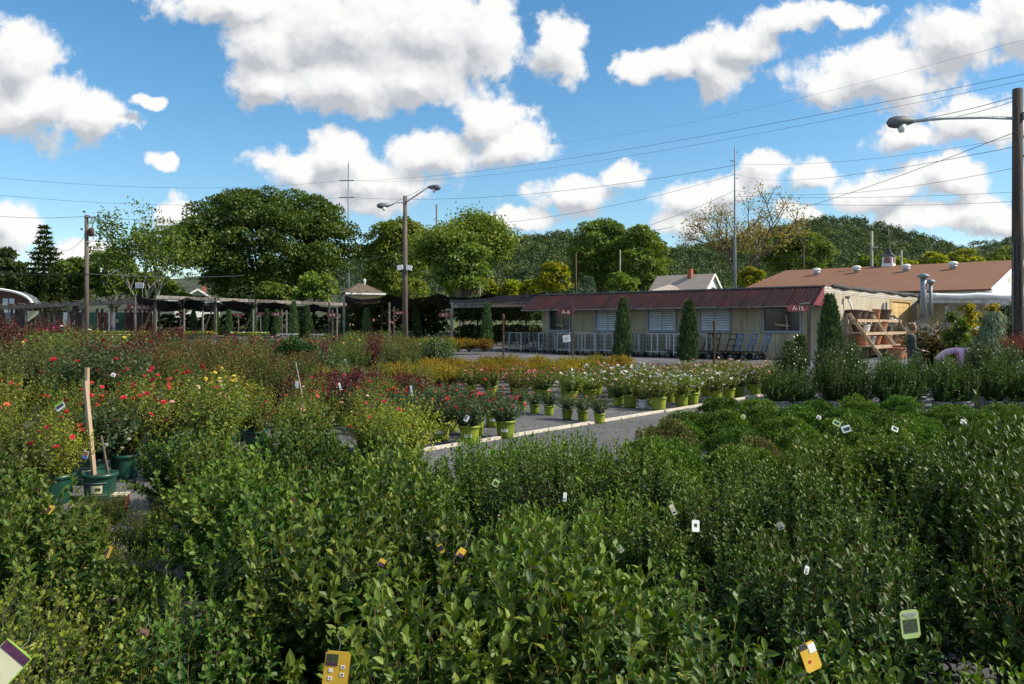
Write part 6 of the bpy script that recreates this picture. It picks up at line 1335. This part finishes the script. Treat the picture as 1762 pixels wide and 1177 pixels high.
# weeping blue conifer, golden cypresses, magnolia
o = empty('weeping_pine', (X(1693,19),19,0), 0, 'drooping blue green conifer beside the raised planter', 'conifer'); r = np.random.default_rng(8); n = 5200; H = Z(527,19)
t = r.random(n)**.9; a = r.random(n)*6.283; path_x = -.10*np.sin(t*5)+.12*t; lob = .7+.5*np.sin(a*2+t*17)**2; rad = (.09+.25*np.sin(np.clip(t,0,1)*2.6)**.8*(1-.35*t))*lob*np.sqrt(r.random(n))
Pp = np.stack([path_x+rad*np.cos(a), rad*np.sin(a), .15+t*(H-.25)], -1); ou = np.stack([np.cos(a),np.sin(a),np.zeros(n)],-1)
D = nrm(ou*.45+np.array([0,0,-1.0])+.25*r.normal(size=(n,3))); tag(obj('foliage', leaves('foliage', Pp, D, ou+.2*r.normal(size=(n,3)), .17*(.6+.7*r.random(n)), .018, M['bluepine'], 1), None, o), kind='stuff'); MB().tube([(0,0,0),(-.08,0,H*.4),(.06,0,H*.75),(.1,0,H)], [.04,.035,.025,.012], 6).build('trunk', M['bark'], o)
def hinoki(label, px, top, Y, wpx, mat, seed):
    o = empty('golden_cypress', (X(px,Y),Y,0), 0, label, 'cypress', 'golden cypresses'); r = np.random.default_rng(seed); H = Z(top,Y); R = wpx/2/F*Y; mb = MB(); mb.tube([(0,0,0),(0,0,H*.95)], [.07,.015], 6); Ps, Ds = [], []
    for k in range(46):
        t = .08+.9*k/46; a = r.random()*6.283; L = R*(1-t)**.65*(.7+.5*r.random())+.12; d = np.array([math.cos(a), math.sin(a), 0]); m_ = 46
        s = (.15+.85*r.random(m_))[:,None]; arch = np.array([0,0,1.0])*(.45*s-.55*s*s)*L*1.2
        Ps.append(np.array([0,0,H*t*.95]) + d*L*s + arch + r.normal(size=(m_,3))*.045); Ds.append(d + np.array([0,0,-.3]) + .6*r.normal(size=(m_,3)))
        mb.tube([(0,0,H*t*.95), tuple(np.array([0,0,H*t*.95])+d*L*.5+np.array([0,0,.1*L])), tuple(np.array([0,0,H*t*.95])+d*L+np.array([0,0,-.1*L]))], [.012,.009,.004], 4, False)
    Pp = np.concatenate(Ps); tag(obj('foliage', leaves('foliage', Pp, np.concatenate(Ds), np.tile([.1,.1,1.0],(len(Pp),1))+.3*r.normal(size=Pp.shape), .13, .055, M[mat], 1), None, o), kind='stuff'); mb.build('trunk', M['bark'], o)
hinoki('golden threadleaf cypress left of the weeping conifer', 1664, 514, 24, 75, 'cypress', 3); hinoki('greener cypress in front of the golden one', 1646, 530, 23, 50, 'mixed', 4); hinoki('golden cypress behind the weeping conifer', 1706, 514, 24.5, 60, 'cypress', 5); hinoki('blue green cypress close to the dark utility pole', 1728, 516, 25, 45, 'bluepine', 6)
PROTO['magnolia'] = [shoot_shrub('magnolia', 'bronze', 300, 1.5, .75, .2, 40, 20, .16, .06, 1, .15, .4, 60, .35, 0, 'stemdark')]
plant('magnolia', 'magnolia_shrub', 'bronze leaved magnolia behind the person in green', 'shrub', None, (X(1598,25),25,0), 1.15, 'black'); plant('purple_tall', 'purple_shrub', 'dark red shrub behind the raised planter', 'shrub', None, (X(1752,21.5),21.5,0), 1.05); plant('purple_tall', 'purple_shrub', 'dark red shrub left behind the raised planter', 'shrub', None, (X(1722,22.5),22.5,0), .95)
# young trees lined up under the shade cloth
r = random.Random(21)
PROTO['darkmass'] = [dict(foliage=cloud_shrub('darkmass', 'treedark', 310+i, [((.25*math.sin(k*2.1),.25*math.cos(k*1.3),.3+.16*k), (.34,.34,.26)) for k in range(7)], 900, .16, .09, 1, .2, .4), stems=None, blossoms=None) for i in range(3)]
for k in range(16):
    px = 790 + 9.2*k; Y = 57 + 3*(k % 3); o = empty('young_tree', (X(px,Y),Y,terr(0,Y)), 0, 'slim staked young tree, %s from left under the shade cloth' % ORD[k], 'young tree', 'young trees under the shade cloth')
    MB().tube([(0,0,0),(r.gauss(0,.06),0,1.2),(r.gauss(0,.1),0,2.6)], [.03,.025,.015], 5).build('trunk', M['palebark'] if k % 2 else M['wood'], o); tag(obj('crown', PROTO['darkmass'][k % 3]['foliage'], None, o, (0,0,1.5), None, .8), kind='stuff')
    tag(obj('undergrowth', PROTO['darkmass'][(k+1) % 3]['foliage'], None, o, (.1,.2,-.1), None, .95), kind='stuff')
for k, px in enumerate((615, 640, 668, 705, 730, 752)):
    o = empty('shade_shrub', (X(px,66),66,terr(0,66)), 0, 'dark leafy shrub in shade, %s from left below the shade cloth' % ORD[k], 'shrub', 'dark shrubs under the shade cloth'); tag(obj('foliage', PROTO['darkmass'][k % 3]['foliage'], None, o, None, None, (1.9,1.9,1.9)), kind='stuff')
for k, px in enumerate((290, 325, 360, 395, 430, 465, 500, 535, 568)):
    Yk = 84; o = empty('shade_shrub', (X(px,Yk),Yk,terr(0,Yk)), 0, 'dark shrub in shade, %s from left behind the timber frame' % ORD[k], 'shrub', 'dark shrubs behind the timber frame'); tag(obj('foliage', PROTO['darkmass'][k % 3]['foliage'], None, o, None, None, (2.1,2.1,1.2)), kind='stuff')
# display benches of annuals
def bench(label, px0, px1, Y, cols, seed):
    z0 = terr(0,Y); x0, x1 = X(px0,Y), X(px1,Y); o = empty('plant_bench', ((x0+x1)/2,Y,z0), 0, label, 'bench', 'benches of annuals'); w = x1-x0
    for j in range(3): MB().b2(-w/2,w/2,-.55+.37*j,-.2+.37*j,.66,.70).build('plank', M['oldwood'], o)
    for x in (-w/2+.1, 0, w/2-.1): MB().bar((x,-.45,-.1),(x,-.45,.66),.09).build('leg', M['poledark'], o)
    r = np.random.default_rng(seed); n = int(w/.55)
    for k in range(n):
        x = -w/2+.28+.55*k; t = MB().b2(x-.25,x+.25,-.5,.5,.705,.76).build('tray', M['blackpot'], o); L = [((x+r.uniform(-.2,.2), r.uniform(-.45,.45), .84), (.12,.12,.10)) for _ in range(9)]
        tag(obj('seedlings', cloud_shrub('seedlings', 'treelight' if k % 3 else 'treeyellow', seed*10+k, L, 260, .10, .06, 1), None, t), kind='stuff')
        tag(obj('blossoms', petals('blossoms', np.array([[x+r.uniform(-.22,.22), r.uniform(-.45,.45), .95] for _ in range(14)]), .10, M[cols[k % len(cols)]], r), None, t), kind='stuff')
bench('bench of white and yellow annuals, front one below the lath house', 172, 262, 52, ('whitef','yellowf'), 1); bench('bench of yellow annuals behind the front one', 160, 255, 58, ('yellowf','whitef','magenta'), 2); bench('bench of annuals under the timber shade frame', 280, 380, 57, ('magenta','yellowf'), 3); bench('bench of pale annuals left of the junipers', 395, 470, 56, ('whitef','blush'), 4)
for k, (px0, px1, Y) in enumerate(((478,510,57), (536,556,56.5))):
    o = empty('metal_table', (X((px0+px1)/2,Y),Y,terr(0,Y)), 0, ('long pale metal table between the junipers', 'short pale metal table right of the junipers')[k], 'table'); w = X(px1,Y)-X(px0,Y)
    MB().b2(-w/2,w/2,-.4,.4,.78,.84).build('top', M['galv'], o)
    for x in np.linspace(-w/2+.06, w/2-.06, 4): MB().bar((x,-.38,0),(x,-.38,.78),.06).build('leg', M['galv'], o)
    MB().bar((-w/2,-.38,.4),(w/2,-.38,.4),.05).build('rail', M['galv'], o)

# 8 staked pots, open pots, little red pot
def staked(label, px, py, R, stakes, mat='green', patch=True):
    o = empty('nursery_pot', G(px,py), 0, label, 'pot'); obj('pot', pot_mesh('pot', 'greenpot', R, R*1.72, .84, 22), None, o); obj('soil', soil_mesh('soil', R*.9, R*1.5), None, o)
    if patch:
        def curved(a0, a1, z0, z1, dr, m_, nm, par):
            vs = []; n = 8
            for i in range(n+1):
                a = a0+(a1-a0)*i/n
                for z in (z0, z1): rr = R*(.84+.16*min(1, z/(R*1.72)))+dr; vs.append((rr*math.sin(a), -rr*math.cos(a), z))
            return MB().add(vs, [(2*i,2*i+2,2*i+3,2*i+1) for i in range(n)]).build(nm, M[m_], par)
        l = curved(-.1,.62, R*.55, R*1.05, .004, 'creamtag', 'label_patch', o)
        for zz in (.42, 1.18): curved(-.5,.9, R*zz, R*(zz+.05), .004, 'greypot', 'stripe', o)
        curved(.18,.5, R*.72, R*.9, .006, 'ink', 'print', l)
    for (x, y, tx, ty, H, w, m_) in stakes: MB().bar((x,y,R*.9),(tx,ty,H), w, w*.7).build('stake', M[m_], o)
    return o
staked('dark green pot with cream label and tall wooden stake', 172, 860, .155, [(-.06,.02,-.17,.05,1.16,.042,'wood'),(.08,.04,-.02,.06,.62,.022,'bark')])
staked('dark green pot behind the labelled one, with a second wooden stake', 156, 832, .16, [(-.04,.02,-.05,.02,1.25,.045,'wood')])
staked('open dark green pot without foliage below the roses', 578, 812, .155, [(-.04,0,-.05,.0,.40,.04,'wood')], patch=False); staked('open dark green pot beside the other open one', 556, 800, .15, [], patch=False); staked('dark pot with white tag left of the yellow green shrub', 612, 812, .14, [], patch=False)
o = empty('red_pot', G(207,880), .2, 'little crimson printed pot beside the green staked pots', 'pot'); MB().add([(-.05,-.05,0),(.05,-.05,0),(.05,.05,0),(-.05,.05,0),(-.065,-.065,.15),(.065,-.065,.15),(.065,.065,.15),(-.065,.065,.15)], [(3,2,1,0),(0,1,5,4),(1,2,6,5),(2,3,7,6),(3,0,4,7)]).build('body', M['redpot'], o); MB().b2(-.068,.068,-.068,.068,.15,.165).build('rim', M['creamtag'], o); MB().add([(-.058,-.0625,.125),(.058,-.0625,.125),(.06,-.0645,.135),(-.06,-.0645,.135)], [(0,1,2,3)]).build('print', M['paper'], o)
plant('rose_red', 'red_rose', 'red rose bloom trained on the wooden stake above the green pots', 'rose', None, G(182, 828), 1.3, None)
# leaf litter blown over the aisle
r = np.random.default_rng(91); n = 2600; pa = r.uniform(-4, 12, n); pb = r.normal(-.6, 1.6, n)
lp = np.array([(AB(x_, y_) + V((0,0,.012)))[:] for x_, y_ in zip(pa, pb)]); lp = np.concatenate([lp, np.stack([r.uniform(-5.2,-3,500), r.uniform(4.2,8.4,500), np.full(500,.012)], -1)])
tag(obj('leaf_litter', leaves('leaf_litter', lp, nrm(np.concatenate([r.normal(size=(len(lp),2)), .15*np.ones((len(lp),1))], 1)), np.tile([0,0,1.0],(len(lp),1))+.3*r.normal(size=lp.shape), .045*(.5+r.random(len(lp))), .025, M['autumn'], 1)), 'dry fallen leaves scattered over the asphalt aisle', kind='stuff')
# 9 care tags hanging in the shrubs
def care_tag(label, px, py, Y, w, h, mat, rx, ry, rz, prints=(), edge=None):
    o = empty('care_tag', P(px,py,Y), rz, label, 'plant tag'); o.rotation_euler = (rx, ry, rz); w *= .88; h *= .88; c = .12*min(w,h)
    pts = [(-w/2+c,-h/2),(w/2-c,-h/2),(w/2,-h/2+c),(w/2,h/2-c),(w/2-c,h/2),(-w/2+c,h/2),(-w/2,h/2-c),(-w/2,-h/2+c)]
    prints = prints or [(-.34,.30,.16,.22,'inkgrey'),(-.34,.20,.04,.09,'inkgrey'),(-.34,.26,-.08,-.03,'inkgrey'),(-.30,.30,-.38,-.18,'ink')]
    b = MB().add([(x,-.0007,z) for x,z in pts]+[(x,.0007,z) for x,z in pts], [tuple(range(8))[::-1], tuple(range(8,16))]+[(i,(i+1)%8,8+(i+1)%8,8+i) for i in range(8)]).build('card', M[mat], o)
    for (x0,x1,z0,z1,m_) in prints: MB().b2(x0*w,x1*w,-.0016,-.0008,z0*h,z1*h).build('print', M[m_], b)
    MB().tube([(0,0,h/2-.004),(.002,.004,h/2+.02),(-.01,.01,h/2+.035)], .0007, 4).build('tie', M['greypot'], o); return o
def fgY(py, z=.87): return F*(CAMH-z)/(py-HY)
T = care_tag
T('yellow care tag with dark header and round icons at bottom edge', 579, 1152, fgY(1152,.90), .066, .096, 'yellowtag', 0, .12, .1, [(-.45,.02,.18,.42,'photo_green'),(-.45,.02,.10,.17,'inkpurple'),(-.30,-.14,-.08,.02,'paper'),(.16,.32,.03,.13,'paper'),(.2,.28,.05,.11,'inkblue'),(-.30,-.14,-.30,-.20,'paper'),(-.25,-.19,-.28,-.22,'inkred'),(.16,.32,-.18,-.08,'paper'),(.2,.28,-.16,-.10,'greenpot')])
T('pale green care tag with dark hedge picture at lower right', 1566, 1074, fgY(1074,.88), .063, .086, 'greentag', -.1, -.06, .15, [(-.38,.38,-.30,.18,'photo_green'),(-.36,.36,.30,.40,'inkgrey'),(-.22,.26,.23,.27,'inkgrey')])
T('tilted orange tag with white sticker at lower right', 1394, 1130, fgY(1130,.88), .052, .078, 'yellowtag', -.2, -.28, .3, [(-.5,.0,.30,.5,'ink'),(.05,.48,.10,.42,'paper'),(-.2,-.05,-.2,-.1,'inkred')])
T('large cream tag with lime border at the left bottom corner', 10, 1142, fgY(1142,.92), .085, .095, 'creamtag', -.3, .7, .0, [(-.48,.48,.22,.46,'inkpurple'),(-.5,.5,.46,.5,'limetag'),(.47,.5,-.5,.46,'limetag')])
for lb, px, py, z, w, h, m_, ry, pr in (
    ('small orange and purple tag left of the broad central holly', 657, 968, .84, .028, .03, 'yellowtag', .5, [(-.4,.5,-.5,0,'inkpurple')]), ('orange and maroon tag on the central holly', 794, 951, .86, .03, .038, 'yellowtag', .6, [(-.3,.5,-.5,-.1,'inkpurple')]),
    ('dull orange folded tag left of the central holly', 759, 944, .84, .022, .04, 'yellowtag', -.5, [(-.5,.5,-.2,.3,'ink')]), ('pale green tag near the middle of the holly bed', 853, 831, .84, .04, .045, 'greentag', .5, [(-.3,.4,-.3,.2,'photo_green')]),
    ('thin pale tag in the right holly bed', 1158, 877, .85, .025, .055, 'creamtag', -.4, []), ('leaf torn pale tag right of the thin one', 1197, 905, .85, .038, .055, 'paper', .1, [(-.2,.2,-.1,.2,'photo_green')]),
    ('cream tag half hidden in the right bed', 1343, 905, .84, .03, .035, 'creamtag', -.4, []), ('tiny white tag on a shoot in the right bed', 1388, 981, .88, .018, .03, 'paper', .4, []),
    ('grey green hanging tag right of the central holly', 1064, 940, .85, .022, .06, 'greentag', -.6, [(-.4,.4,-.45,-.2,'inkgrey')]), ('red and yellow striped tag in the left bed', 506, 854, .84, .03, .05, 'redpot', -.3, [(-.5,.5,.2,.4,'yellowtag'),(-.5,.5,.05,.15,'paper')]),
    ('brown orange tag at the left holly', 86, 877, .84, .028, .045, 'yellowtag', .6, [(-.5,.2,-.5,.2,'rust')]), ('slim orange tag among the fine leaved hollies', 187, 950, .85, .018, .05, 'yellowtag', .3, [(-.5,-.1,-.5,.3,'inkpurple')]),
    ('grey paper tag upper middle of the holly bed', 972, 855, .84, .02, .05, 'paper', .1, [(-.4,.4,-.4,-.1,'inkgrey')]), ('little pink tag in the lower left hollies', 248, 1088, .86, .03, .02, 'terra', .2, []),
    ('pair of green printed tags on the boxwoods, larger', 1456, 738, .78, .09, .07, 'paper', -.3, [(-.3,.4,-.3,.2,'treepic')]), ('green printed tag left of the larger pair', 1440, 728, .80, .09, .06, 'greentag', .5, [(-.3,.3,-.2,.2,'treepic')]),
    ('pale tag on the boxwoods right of the printed pair', 1540, 738, .78, .075, .05, 'paper', .45, [(-.3,.3,-.2,.2,'treepic')]), ('blue green tag on the back boxwoods', 1279, 717, .80, .05, .05, 'greentag', .6, []),
    ('white tag at the far right boxwoods', 1658, 726, .80, .07, .05, 'paper', .3, []), ('white tag between back boxwoods', 1409, 718, .80, .05, .04, 'paper', .5, []),
    ('white and lime tag hanging over the left light green shrubs', 103, 699, 1.0, .10, .08, 'paper', -.6, [(-.5,.5,.2,.5,'limetag'),(-.4,.4,-.2,.15,'inkpurple')]), ('pale blank tag below the left light green shrubs', 75, 782, .55, .055, .11, 'creamtag', .1, []),
    ('orange and blue picture tag on the wooden stake', 147, 783, .55, .06, .08, 'paper', .1, [(-.4,.4,-.1,.4,'terra'),(-.5,.5,-.5,-.1,'inkblue')]), ('white tag beside the top red rose', 195, 645, 1.1, .06, .05, 'paper', .4, []),
    ('white and purple tag on the front lime potted rose', 803, 720, .40, .07, .10, 'paper', .5, [(-.4,.0,-.3,.4,'inkpurple')]), ('white wood tag lying on the open green pot', 578, 742, .48, .14, .03, 'paper', .08, []), ('slim white tag above the lime potted roses', 708, 672, .8, .03, .16, 'paper', -.2, []), ('slim blue white tag on the left roses', 585, 665, .85, .03, .12, 'paper', -.3, [])):
    if pr and pr[-1][4] == 'treepic': pr = [(a,b,c,d,'greenpot') for a,b,c,d,_ in pr]
    Y = fgY(py, z); T(lb, px, py, Y-.03, w, h, m_, -.25, ry, prng.uniform(-.2,.2), pr)
T('white ribbon tag on the weeping blue conifer', 1681, 564, 18.5, .12, .05, 'paper', 0, -.5, 0); T('small white phone sized card held before the person in green', 1604, 575, 20.3, .09, .05, 'paper', .3, .5, 0)
print('objects', len(bpy.data.objects), 'tris', sum(len(m.loop_triangles) if m.loop_triangles else sum(max(0, p.loop_total-2) for p in m.polygons) if len(m.polygons) < 2000 else len(m.polygons)*2 for m in bpy.data.meshes))
